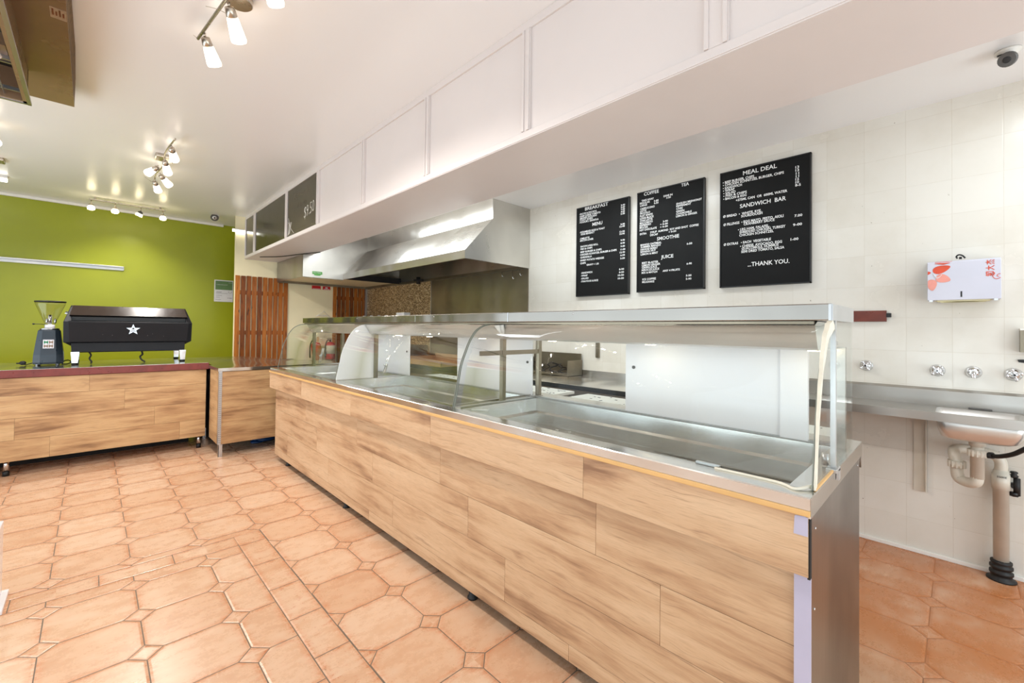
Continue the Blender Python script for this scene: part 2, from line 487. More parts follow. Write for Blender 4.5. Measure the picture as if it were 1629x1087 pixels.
# ================================================================== room shell
def shell():
    struct(MB().box(-2.6, 3.7, -2.4, 8.5, -.06, 0).build('floor', 'terracotta_tiles'))
    struct(MB().box(-2.6, 1.9, -2.4, 8.5, 2.93, 3.0).build('ceiling', 'ceiling_gloss_paint'))
    struct(MB().box(1.9, 3.7, -2.4, 8.5, 2.665, 3.0).build('ceiling', 'ceiling_gloss_paint'))
    struct(MB().box(-2.6, 3.55, 8.3, 8.4, 0, 2.93).build('wall_back', 'green_paint'))
    struct(MB().box(3.55, 3.65, -2.4, 8.4, 0, 2.67).build('wall_right', 'painted_white_tiles'))
    struct(MB().box(1.5, 3.55, 7.44, 7.475, 0, 2.93).build('wall_partition', 'cream_paint'))
    struct(MB().box(-2.6, 1.5, 8.262, 8.3, 2.895, 2.93, .006).build('trim_1', 'white_paint'))
    struct(MB().box(3.535, 3.55, -2.2, 3.1, 0, .024, .004).build('baseboard_right', 'white_paint'))
    # left wall and shopfront, both with wide window openings (outside the frame)
    b = MB(); b.box(-2.6, -2.5, -2.4, -.6, 0, 3.0).box(-2.6, -2.5, 6.7, 8.4, 0, 3.0).box(-2.6, -2.5, -.6, 6.7, 2.65, 3.0).box(-2.6, -2.5, -.6, 6.7, 0, .3)
    struct(b.build('wall_left', 'grey_wall_paint'))
    b = MB(); b.box(-2.5, -2.3, -2.3, -2.2, 0, 3.0).box(2.9, 3.55, -2.3, -2.2, 0, 3.0).box(-2.3, 2.9, -2.3, -2.2, 2.65, 3.0).box(-2.3, 2.9, -2.3, -2.2, 0, .25)
    struct(b.build('wall_front', 'grey_wall_paint'))
shell()

def bulkhead():
    X0 = 1.62
    b = MB(); b.box(X0+.012, 2.18, -2.2, 7.44, 2.30, 2.93)
    w_ = struct(b.build('wall_bulkhead', 'bulkhead_paint'))
    # raised frame: bottom rail, top rail, paired stiles
    f = MB(); f.box(X0, X0+.014, -2.2, 7.42, 2.30, 2.345, .003)
    f.box(X0-.004, X0+.012, -2.2, 7.42, 2.305, 2.312)
    f.build('bottom_rail', 'bulkhead_paint', w_)
    f = MB(); f.box(X0, X0+.014, -2.2, 7.42, 2.885, 2.93, .003); f.build('top_rail', 'bulkhead_paint', w_)
    for y0, y1 in ((7.375, 7.42), (6.86, 6.945), (5.475, 5.545), (4.48, 4.55), (3.47, 3.53), (2.50, 2.56), (1.555, 1.615), (.57, .66), (-.45, -.36), (-1.45, -1.36)):
        s = MB(); s.box(X0, X0+.014, y0, y1, 2.345, 2.885)
        s.box(X0-.007, X0+.004, y0+.004, y0+.020, 2.345, 2.885, .002).box(X0-.007, X0+.004, y1-.020, y1-.004, 2.345, 2.885, .002)
        s.build('stile', 'bulkhead_paint', w_)
    t = MB(); t.tube([(1.72, 7.0, 2.296), (1.9, 6.7, 2.29), (2.05, 6.2, 2.29), (2.16, 5.9, 2.29)], .006); t.build('cable', 'black_plastic', w_)
    for i, (y0, y1, lab) in enumerate(((6.947, 7.373, 'narrow blank dark chalkboard panel at the far end of the bulkhead'), (5.547, 6.858, 'wide blank dark chalkboard panel on the bulkhead, beside the written one'), (4.552, 5.473, 'chalkboard panel with chalked price 9.50 on the bulkhead'))):
        r = thing('chalkboard', lab, 'chalkboard', (X0+.01, y0, 2.345), 'chalkboard panels on the bulkhead')
        MB().box(X0+.004, X0+.0125, y0, y1, 2.346, 2.884).build('board', 'chalkboard', r)
        if i == 2:
            c = MB(); fx = X0+.0032; ux = (0, -1, 0); uz = (0, 0, 1)
            text_mb(c, '$9.50', (fx, 4.92, 2.47), (0, -.98, .10), (0, -.05, 1), .30, .125, -.012)
            c.build('price_lettering', 'chalk', r)
            c = MB()
            text_mb(c, 'Special', (fx, 5.25, 2.74), ux, uz, .42, .07, -.02)
            text_mb(c, 'of the day', (fx, 5.15, 2.63), ux, uz, .30, .05, -.02)
            # chalk border and corner scrolls
            for (a, z) in ((4.58, 2.84), (4.58, 2.40)):
                for k in range(5): c.box(fx-.0004, fx, a+k*.008, a+k*.008+.003, z-.02+k*.004, z+.015-k*.003)
            for k in range(16): c.box(fx-.0004, fx, 4.60+k*.05, 4.625+k*.05, 2.385, 2.388)
            for k in range(16): c.box(fx-.0004, fx, 4.60+k*.05, 4.625+k*.05, 2.862, 2.864)
            c.build('faded_lettering', 'chalk_faint', r)['kind'] = 'stuff'
            c = MB()
            for k in range(9):
                c.tube([(fx, 5.45-k*.008, 2.36+k*.002), (fx, 5.42-k*.012, 2.46+(k % 3)*.02), (fx, 5.45-k*.01, 2.52-k*.012)], .0014, 4)
            c.tube([(fx, 5.24, 2.36), (fx, 5.36, 2.44), (fx, 5.44, 2.56)], .003, 4)
            c.build('chalk_drawing', 'chalk', r)
bulkhead()

# ------------------------------------------------------------------ timber slats on the partition
def slats(name, x0, x1, n, label):
    r = thing(name, label, 'timber screen', (x0, 7.44, 0))
    b = MB(); pitch = (x1-x0)/n
    for k in range(n):
        top = 2.05+random.uniform(-.004, .004)
        b.box(x0+k*pitch+.007, x0+(k+1)*pitch-.009, 7.418, 7.437, .02, top)
    b.build('slats', 'varnished_pine', r)
    c = MB()
    for z in (.5, 1.20, 1.80): c.box(x0+.01, x1-.01, 7.426, 7.44, z-.03, z+.03)
    c.build_each('crossrail', 'varnished_pine', r)
slats('timber_slat_screen', 1.502, 2.235, 10, 'screen of vertical varnished pine slats between green wall and cream panel')
slats('timber_slat_screen', 2.94, 3.53, 8, 'screen of dark pine slats under the hood, beside the pebble mosaic')

# ------------------------------------------------------------------ wall cladding on the right wall
def cladding():
    o = MB().box(3.539, 3.549, 5.352, 7.437, .3, 1.985).build('mosaic_splashback', 'pebble_mosaic')
    tag(o, 'brown pebble mosaic panel on the wall under the hood', 'splashback')
    tag(MB().box(3.505, 3.538, 7.385, 7.417, .3, 1.98).build('corner_strip', 'aluminium'), 'thin pale vertical strip in the corner between dark slats and pebble mosaic', 'trim strip')
    r = thing('steel_splashback', 'plain stained steel sheet on the wall under the hood', 'splashback', (3.55, 3.4, .3))
    MB().box(3.539, 3.549, 3.392, 5.345, .3, 1.985).build('sheet', 'old_steel', r)
    MB().box(3.536, 3.549, 5.3455, 5.3515, .3, 1.985).build('joint_strip', 'aluminium', r)
cladding()

# ------------------------------------------------------------------ L-shaped extraction hood
def hood():
    YN, XL, XB = 3.385, 2.628, 2.988
    r = thing('extraction_hood', 'L-shaped stainless steel extraction hood over the cooking line', 'range hood', (3.2, 5, 1.99))
    b = MB()   # sloped canopy along the right wall: front lip, slope, upper box
    prof = [(XL, 1.995), (XL, 2.079), (XB, 2.452), (XB, 2.665), (3.548, 2.665), (3.548, 1.99), (3.535, 1.99), (3.535, 2.45), (XB+.01, 2.44), (XL+.015, 2.07), (XL+.015, 1.995)]
    for y0, y1 in ((YN, 6.262),):
        a = [(x, y0+.002, z) for x, z in prof]
        b.prism(a, (0, y1-y0-.004, 0))
    b.build('long_canopy', 'hood_steel', r)
    b = MB()   # near end plate
    b.prism([(XL, YN, 1.995), (XL, YN, 2.079), (XB, YN, 2.452), (XB, YN, 2.665), (3.549, YN, 2.662), (3.549, YN, 1.99)], (0, -.003, 0))
    b.build('end_plate', 'hood_steel', r)
    b = MB()   # short leg along the back wall
    b.prism([(2.065, 6.262, 1.99), (XL+.0, 6.262, 1.99), (XL, 6.262, 2.079), (XB, 6.262, 2.452), (XB, 6.262, 2.66), (2.19, 6.262, 2.66), (2.19, 6.262, 2.294), (2.065, 6.262, 2.294)], (0, .012, 0))
    b.box(2.065, 2.077, 6.27, 7.415, 1.99, 2.294)
    b.build('short_canopy', 'bench_steel', r)
    b = MB(); b.box(2.08, 3.53, 6.3, 7.40, 2.02, 2.03); b.build('lining_panel', 'cream_paint', r)
    b = MB(); b.box(2.075, 3.53, 7.385, 7.412, 1.985, 2.02).box(3.505, 3.532, 3.40, 7.385, 1.985, 2.02).box(2.09, XL, 6.276, 6.30, 1.985, 2.0)
    b.build('gutter', 'old_steel', r)
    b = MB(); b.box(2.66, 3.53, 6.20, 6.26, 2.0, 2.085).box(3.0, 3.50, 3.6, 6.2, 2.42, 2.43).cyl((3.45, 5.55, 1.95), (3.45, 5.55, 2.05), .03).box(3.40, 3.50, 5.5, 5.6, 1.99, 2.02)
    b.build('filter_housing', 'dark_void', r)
    b = MB(); b.box(2.19, 2.325, 6.2585, 6.2615, 2.035, 2.075).box(2.215, 2.30, 6.258, 6.2612, 2.018, 2.034)
    b.build('sticker', 'label_green', r, label='small green sticker')
    b = MB()
    text_mb(b, 'FILTER', (2.2, 6.258, 2.05), (1, 0, 0), (0, 0, 1), .11, .014)
    b.build('sticker_text', 'letter_white', r)
    for i, (y, L) in enumerate(((3.50, .07), (3.62, .10), (3.80, .06))):
        h = MB(); h.tube([(3.515, y, 1.987), (3.50, y-.01, 1.985-L*.5), (3.505, y-.02, 1.985-L), (3.525, y-.025, 1.985-L*.85)], .004, 6)
        o = h.build('hook', 'chrome')
        tag(o, ('short steel hook at the near end of the hood edge', 'longest S-shaped steel hook hanging from the hood edge', 'steel hook on the hood edge furthest from its end')[i], 'hook', 'hooks under the hood')
hood()

# ================================================================== display counter
GP = [(1.325, .897), (1.346, 1.0), (1.367, 1.105), (1.397, 1.18), (1.425, 1.237), (1.46, 1.283), (1.498, 1.309), (1.54, 1.324), (1.60, 1.331)]
def thick_profile(P, t=.006):
    out = []
    for i, (x, z) in enumerate(P):
        a = P[max(i-1, 0)]; b = P[min(i+1, len(P)-1)]
        d = Vector((b[0]-a[0], b[1]-a[1])).normalized(); out.append((x+d.y*t, z-d.x*t))
    return P+out[::-1]
def smooth_profile(P, k=4):
    Q = []
    for i in range(len(P)-1):
        p0 = P[max(i-1, 0)]; p1 = P[i]; p2 = P[i+1]; p3 = P[min(i+2, len(P)-1)]
        for j in range(k):
            u = j/k
            Q.append(tuple(.5*((2*p1[c])+(p2[c]-p0[c])*u+(2*p0[c]-5*p1[c]+4*p2[c]-p3[c])*u*u+(3*p1[c]-p0[c]-3*p2[c]+p3[c])*u**3) for c in (0, 1)))
    return Q+[P[-1]]
SP = smooth_profile(GP)
def display():
    Y0, Y1, ZT = .255, 4.68, .895
    r = thing('display_counter', 'long curved-glass food display counter with oak laminate front and steel top', 'display counter', (1.65, 2.45, 0))
    b = MB(); b.box(1.322, 2.05, Y0+.01, Y1-.02, .10, .68); b.build('carcass', 'dark_void', r)
    b = MB(); b.prism([(1.2918, Y0, .02), (1.288, Y0, .86), (2.07, Y0, .86), (2.045, Y0, .80), (2.045, Y0, .02)], (0, .008, 0)); b.build('end_panel', 'end_steel', r)
    b = MB()
    for z, y in ((.80, .39), (.845, .30), (.35, .30), (.12, .30)): pass
    for x, z in ((1.335, .80), (1.325, .60), (1.33, .36), (1.33, .12), (2.0, .82), (1.70, .845)):
        b.sphere((x, Y0-.001, z), .004, (1, .4, 1), 8)
    b.build_each('rivet', 'chrome', r)
    b = MB(); b.box(1.31, 2.05, Y1-.02, Y1-.012, .10, .86); b.build('far_end_panel', 'end_steel', r)
    # laminate
    b = MB(); J = [Y0, .93, 1.90, 2.86, 3.82, 4.712]
    for a, c in zip(J, J[1:]): b.plank(1.265, 1.281, a+.0006, c-.0006, .70, .8495)
    b.build('upper_fascia', 'oak_laminate', r, .0008)
    b = MB(); rows = [(0.4986, 0.7051, [0.29, 0.9, 1.861, 2.837, 3.814, 4.638]), (0.3084, 0.4976, [0.29, 0.656, 1.627, 2.604, 3.559, 4.638]), (0.1223, 0.3074, [0.29, 1.368, 2.339, 3.315, 4.271, 4.638]), (0.0593, 0.1213, [0.29, 1.017, 2.644, 3.966, 4.638])]
    for z0, z1, J in rows:
        for a, c in zip(J, J[1:]): b.plank(1.302, 1.314, a+.0006, c-.0006, z0, z1-.0004)
    b.build('lower_fascia', 'oak_laminate', r, .0006)
    MB().box(1.257, 1.283, Y0-.004, 4.712, .850, .8642, .002).build('edge_strip', 'yellow_edge', r, label='yellow timber edge strip')
    MB().box(1.286, 1.2915, Y0-.001, .290, .03, .705).build('corner_backing', 'lilac_backing', r, label='bare lilac backing board at the near corner')
    b = MB(); b.poly([(1.2643, .256, .80), (1.2643, .256, .846), (1.2643, .262, .848), (1.2643, .283, .846), (1.2643, .285, .80)]); b.prism([(1.2635, .256, .80), (1.2635, .256, .846), (1.2635, .284, .844), (1.2635, .286, .80)], (.0014, 0, 0))
    b.build('torn_patch', 'lilac_backing', r, label='lilac patch where laminate is torn')
    b = MB(); b.box(1.268, 1.284, Y0-.003, Y0+.003, .695, .848); b.build('exposed_edge', 'dark_void', r)
    # steel rim: folded front lip, rails around wells
    b = MB()
    b.prism([(1.2615, 0, .8645), (1.2615, 0, .893), (1.2645, 0, .896), (1.334, 0, .896), (1.334, 0, .889), (1.269, 0, .889), (1.269, 0, .8645)], (0, Y1-Y0+.012, 0))
    for v in b.b.verts: v.co.y += Y0-.004
    b.build('front_rim', 'brushed_steel', r)
    b = MB()
    b.box(1.90, 2.07, Y0-.004, Y1+.005, .889, .896).box(2.062, 2.07, Y0-.004, Y1+.005, .80, .889)
    b.box(1.334, 1.90, Y0-.004, .312, .889, .896).box(1.264, 2.07, Y0-.005, Y0+.001, .845, .894)
    b.box(1.334, 1.90, 1.745, 1.835, .889, .896).box(1.334, 1.90, 3.25, 3.335, .889, .896).box(1.334, 1.90, 4.60, Y1+.005, .889, .896)
    b.build('rear_rim', 'brushed_steel', r)
    for a, c in ((.312, 1.745), (1.835, 3.25), (3.335, 4.60)):
        w_ = MB(); x0, x1 = 1.334, 1.90
        R = [(x0, a, x1, c, .893), (x0+.01, a+.01, x1-.01, c-.01, .822), (x0+.05, a+.05, x1-.04, c-.05, .816), (x0+.06, a+.06, x1-.05, c-.06, .735)]
        rings = [[w_.b.verts.new(p) for p in ((p0, q0, z), (p1, q0, z), (p1, q1, z), (p0, q1, z))] for p0, q0, p1, q1, z in R]
        for q, s_ in zip(rings, rings[1:]):
            for i in range(4): w_.b.faces.new((q[i], q[(i+1) % 4], s_[(i+1) % 4], s_[i]))
        w_.b.faces.new(rings[-1]); o = w_.build('well', 'brushed_steel', r)
        q = o.modifiers.new('t', 'SOLIDIFY'); q.thickness = .002; q.offset = 0
    for a, c in ((.42, .98), (2.0, 3.1)):   # loose tray floors set in the wells
        MB().box(1.42, 1.83, a, c, .742, .752, .003).build('tray', 'brushed_steel_across', r)
    # canopy
    b = MB(); b.box(1.545, 1.905, Y0, 4.66, 1.336, 1.386, .003); cp = b.build('canopy', 'canopy_steel', r)
    b = MB(); b.box(1.538, 1.546, Y0, .262, 1.336, 1.384).box(1.542, 1.9, Y0-.003, Y0, 1.336, 1.384); b.build('end_cap', 'aluminium', cp)
    b = MB()
    for y in (1.2, 2.3, 3.4): b.sphere((1.545, y, 1.372), .004, (.5, 1, 1), 8)
    for y in (1.62, 2.52): b.box(1.543, 1.547, y, y+.004, 1.337, 1.384)
    b.build_each('screw', 'chrome', cp)
    b = MB()
    b.prism([(1.60, .30, 1.334), (1.565, .30, 1.322), (1.605, .30, 1.250), (1.63, .30, 1.243), (1.90, .30, 1.243), (1.90, .30, 1.334)], (0, 4.30, 0))
    b.build('light_hood', 'satin_steel', r)
    MB().box(1.548, 1.56, .30, 4.62, 1.325, 1.334).build('glass_channel', 'old_steel', r)
    for a, c in ((.736, 1.289), (1.98, 2.24), (2.36, 2.74), (3.5, 4.3)):
        MB().cyl((1.562, a, 1.329), (1.562, c, 1.329), .0035, seg=8).build('lamp_tube', 'lit_tube', r)
    for y in (.34, .95, 1.52, 2.1, 2.7, 3.15): 
        MB().cyl((1.78, y, 1.236), (1.78, y, 1.244), .022).build('downlight', 'lit_spot', r)
    for y in (1.0, 2.55, 3.95):
        l = bpy.data.lights.new('case_light', 'AREA'); l.shape = 'RECTANGLE'; l.size = .05; l.size_y = 1.2; l.energy = .8; l.color = (.97, .98, 1)
        o = bpy.data.objects.new('case_light', l); COL.objects.link(o); o.location = (1.74, y, 1.236)
    # posts, dividers
    for y in (.285, 1.765, 3.265, 4.62):
        for x in ((1.635, 1.93) if y > .5 else (1.885,)):
            MB().box(x, x+.025, y-.012, y+.014, .896, 1.25 if x < 1.9 else 1.336).build('post', 'old_steel' if y > .5 else 'bench_steel', r)
    b = MB(); b.box(1.475, 1.96, 1.757, 1.765, 1.155, 1.180); b.build('shelf_arm', 'old_steel', r)
    b = MB(); b.box(1.345, 1.96, 1.745, 1.752, .862, .905).box(1.345, 1.93, 1.795, 1.801, .896, .909); b.build('divider_channel', 'brushed_steel_across', r)
    inner = [(x+.012, z-.002 if z > 1 else z) for x, z in SP if x < 1.56]
    b = MB(); b.prism([(x, 3.288, z) for x, z in inner]+[(1.655, 3.288, 1.322), (1.655, 3.288, .897)], (0, .006, 0)); b.build('divider', 'white_acrylic', r, label='white curved divider panel')
    # glass
    for a, c in ((.262, 1.783), (1.793, 3.288), (3.296, 4.68)):
        b = MB(); pr = thick_profile(SP, .005)
        b.prism([(x, a, z) for x, z in pr], (0, c-a, 0))
        for f in b.b.faces: f.smooth = len(f.verts) == 4 and abs(f.normal.y) < .5
        b.build('curved_glass', 'clear_glass', r)
    for y in (.2585, 1.780, 1.792, 4.681):      # polished pane edges
        b = MB(); b.prism([(x, y, z) for x, z in thick_profile([(x-.0005, z) for x, z in SP], .0065)], (0, .0024, 0)); b.build('pane_edge', 'glass_edge', r)
    end = [(x+.004, z) for x, z in SP]
    for y in (.256, 4.676):
        b = MB(); b.prism([(x, y, z) for x, z in end]+[(1.90, y, 1.334), (1.90, y, .897)], (0, .004, 0)); b.build('end_glass', 'clear_glass', r)
    b = MB()   # split line and silicone bead down the near corner, hand-smeared
    P = [(x, z) for x, z in SP[:-3]]; n = len(P); L = []; R = []
    for i, (x, z) in enumerate(P):
        f = i/(n-1)
        wo = .004+.016*f*f+.003*math.sin(i*1.3); wi = .011+.022*f*f+.003*math.sin(i*.8+1)
        L.append((x-wo*.6, .2515, z+wo*.5)); R.append((x+wi, .2515, z-wi*.5*f))
    for i in range(n-1): b.prism([L[i], R[i], R[i+1], L[i+1]], (0, .004+.010*(i/n), 0))
    bmesh.ops.remove_doubles(b.b, verts=b.b.verts, dist=.0012)
    b.tube([(1.33, .262, .900), (1.35, .258, .905), (1.30, .29, .899), (1.325, .34, .898), (1.325, .5, .897)], .004, 6)
    b.build('silicone_bead', 'seal_white', r)
    MB().box(1.33, 1.56, .251, .256, .896, .903).build('sill_bead', 'yellow_edge', r, label='yellowed sealant line')
    b = MB(); b.box(1.565, 1.578, .249, .262, .90, 1.336); b.build('corner_clip_strip', 'aluminium', r)
    b = MB(); b.box(1.545, 1.60, .243, .27, .893, .905, .002).box(1.575, 1.60, .243, .249, .868, .9).cyl((1.60, .28, .9), (1.60, .28, .935), .009); b.build('bracket', 'aluminium', r)
    b = MB(); b.box(1.332, 1.345, .49, .56, .896, .904, .002); b.build('catch', 'aluminium', r)
    # sliding rear doors
    for a, c, x in ((.385, 1.15, 1.908), (.42, .50, 1.922), (1.785, 2.53, 1.908), (3.19, 3.95, 1.908)):
        d = MB().box(x, x+.006, a, c, .90, 1.262).build('rear_door', 'white_acrylic', r)
        if c-a > .5: MB().cyl((x-.004, (a+.045) if a < 1 else a+.04, 1.10), (x+.001, (a+.045) if a < 1 else a+.04, 1.10), .008, seg=12).build('knob', 'camera_grey', d)
    MB().box(1.898, 1.904, .385, .475, .90, 1.262).build('rear_door', 'white_acrylic', r)
    MB().cyl((1.903, 1.105, 1.12), (1.909, 1.105, 1.12), .008, seg=12).build('knob', 'camera_grey', r)
    b = MB(); b.box(1.90, 1.93, .30, 4.62, .896, .903).box(1.90, 1.93, .30, 4.62, 1.256, 1.27); b.build('door_track', 'aluminium', r)
    for (x, y, dy) in ((1.69, 3.22, 0), (1.69, 4.60, 0)):
        b = MB(); b.cyl((x, y, .93), (x+.03, y-.02, 1.08), .005, seg=8).cyl((x+.015, y, .93), (x+.045, y-.02, 1.08), .005, seg=8).sphere((x+.015, y-.01, 1.0), .018, (1, 1, .6)); b.build('door_handle', 'chrome', r)
    # feet
    for y in (.62, 1.635, 3.077, 4.365):
        for x in (1.345, 2.0):
            f = MB().cyl((x, y, .045), (x, y, .105), .018).build('foot', 'chrome', r)
            MB().lathe((x, y, 0), (0, 0, 1), [(0, .026), (.008, .026), (.014, .019), (.046, .019)]).build('rubber_tip', 'rubber', f)
    # things left on it
    b = MB(); b.prism([(1.556, 1.665, 1.322), (1.560, 1.735, 1.318), (1.578, 1.722, 1.285), (1.590, 1.705, 1.258), (1.576, 1.678, 1.280)], (-.004, -.002, 0))
    b.prism([(1.550, 1.685, 1.316), (1.556, 1.728, 1.312), (1.570, 1.700, 1.272)], (-.006, .004, .004))
    tag(b.build('paper_scrap', 'letter_white'), 'crumpled white paper scrap stuck under the display canopy by the shelf arm', 'paper')
    b = MB()
    for k in range(7): b.box(1.50+k*.011, 1.507+k*.011, 2.02+k*.004, 2.08-k*.005, .753+k*.0003, .7545+k*.0003)
    tag(b.build('torn_label', 'letter_white'), 'torn white label scrap lying in the middle display well', 'label')
    b = MB(); b.prism([(1.40, 1.62, .897), (1.405, 1.60, .897), (1.35, 1.655, .899), (1.345, 1.665, .899)], (0, 0, .006))
    tag(b.build('plastic_strip', 'letter_white'), 'short white plastic strip beside the divider channel', 'strip')
display()

# ================================================================== coffee bar
def coffee_counter():
    r = thing('coffee_bar_counter', 'long oak laminate counter with dark red laminate top under the coffee machine', 'counter', (-.4, 5.9, 0))
    YF = 5.58
    b = MB(); rows = [(.685, .832, [-1.9, -.92, -.005, .886]), (.49, .684, [-1.6, -.68, .24, .886]), (.308, .489, [-1.37, -.455, .465, .886]), (.128, .307, [-1.16, -.247, .667, .886])]
    for z0, z1, J in rows:
        J = [-1.95]+[j for j in J if j > -1.94]
        for a, c in zip(J, J[1:]): b.plank(a+.0006, c-.0006, YF, YF+.012, z0, z1-.0006, 'x')
    b.build('front_panel', 'golden_laminate', r)
    b = MB(); b.plank(.872, .884, YF+.012, 6.55, .128, .83, 'y').plank(-1.95, .872, YF+.02, 6.5, .14, .15, 'x'); b.build('side_panel', 'golden_laminate', r)
    MB().box(-1.9, .86, YF+.3, 6.5, .15, .82).build('carcass', 'dark_void', r)
    MB().box(-1.9, .80, YF+.42, 6.5, 0, .15).build('under_shade_block', 'dark_void', r)  # dark block added to stand in for the shade under the counter
    MB().box(-1.98, .905, YF-.022, 6.58, .836, .903, .003).build('worktop', 'red_laminate', r)
    b = MB(); b.box(-1.975, .900, YF-.018, 6.575, .903, .9045); b.build('top_sheet', 'brushed_steel_across', r, label='glossy steel sheet on top')
    for x in (.84, -.5, -1.8):
        for y in (5.64, 6.45):
            f = MB().cyl((x, y, .04), (x, y, .14), .019).build('foot', 'chrome', r)
            MB().cyl((x, y, 0), (x, y, .04), .022, .02).build('rubber_tip', 'rubber', f)
coffee_counter()

def side_cabinet():
    r = thing('corner_cabinet', 'steel-topped oak laminate corner cabinet between coffee bar and display counter', 'cabinet', (1.3, 5.4, 0))
    YF = 5.09
    b = MB(); Z = [.122, .30, .48, .665, .842]
    for z0, z1 in zip(Z, Z[1:]): b.plank(.935, 2.1, YF, YF+.012, z0, z1-.0003, 'x')
    b.build('front_panel', 'golden_laminate', r)
    b = MB(); b.plank(.912, .924, YF+.03, 5.53, .122, .846, 'y'); b.build('side_panel', 'golden_laminate', r)
    b = MB(); b.box(.910, .9135, YF-.004, YF+.03, .122, .85).box(.910, .938, YF-.005, YF-.0015, .122, .85); b.build('corner_angle', 'aluminium', r)
    b = MB()
    for k in range(34): b.box(.9155, .9200, YF-.0062, YF-.005, .14+k*.0205, .148+k*.0205)
    for k in range(34): b.box(.928, .9325, YF-.0062, YF-.005, .14+k*.0205, .148+k*.0205)
    b.build('slot_holes', 'camera_grey', r)
    b = MB(); b.box(.918, .952, YF+.0, YF+.004, 0, .125).box(.918, .922, YF, YF+.034, 0, .125).cyl((.935, YF-.004, .012), (.935, YF, .012), .007); b.build('leg', 'aluminium', r)
    for x in (.93, 2.06): MB().box(x, x+.03, 6.0, 6.03, 0, .125).build('leg', 'aluminium', r)
    MB().box(2.06, 2.09, YF+.02, YF+.05, 0, .125).build('leg', 'aluminium', r)
    MB().box(.95, 2.05, YF+.1, 5.9, .125, .84).build('carcass', 'dark_void', r)
    MB().box(.925, 2.05, 6.1, 6.6, .0, .84).build('rear_shade_block', 'dark_void', r)  # dark block added so the gap beside and below the cabinet looks shaded
    b = MB(); b.prism([(.902, YF-.012, .846), (2.12, YF-.012, .846), (2.12, 5.55, .846), (1.74, 6.06, .846), (1.60, 6.75, .846), (1.45, 6.95, .846), (.93, 6.95, .846), (.93, 5.56, .846), (.902, 5.55, .846)], (0, 0, .032)); b.build('worktop', 'brushed_steel_across', r)
    b = MB()
    pts = [(1.30, 5.36, .0), (1.55, 5.40, .0), (1.58, 5.55, 0), (1.35, 5.58, 0)]
    b.sphere((1.42, 5.46, .035), .04, (3.2, 2.1, .85), 14); b.sphere((1.34, 5.42, .02), .03, (2.2, 1.8, .65), 12)
    for v in b.b.verts: v.co += Vector((random.uniform(-.006, .006), random.uniform(-.006, .006), random.uniform(-.004, .004)))
    for v in b.b.verts: v.co.z = max(v.co.z, .001)
    tag(b.build('plastic_bag', 'blue_plastic'), 'crumpled blue plastic bag on the floor under the corner cabinet', 'bag')
side_cabinet()

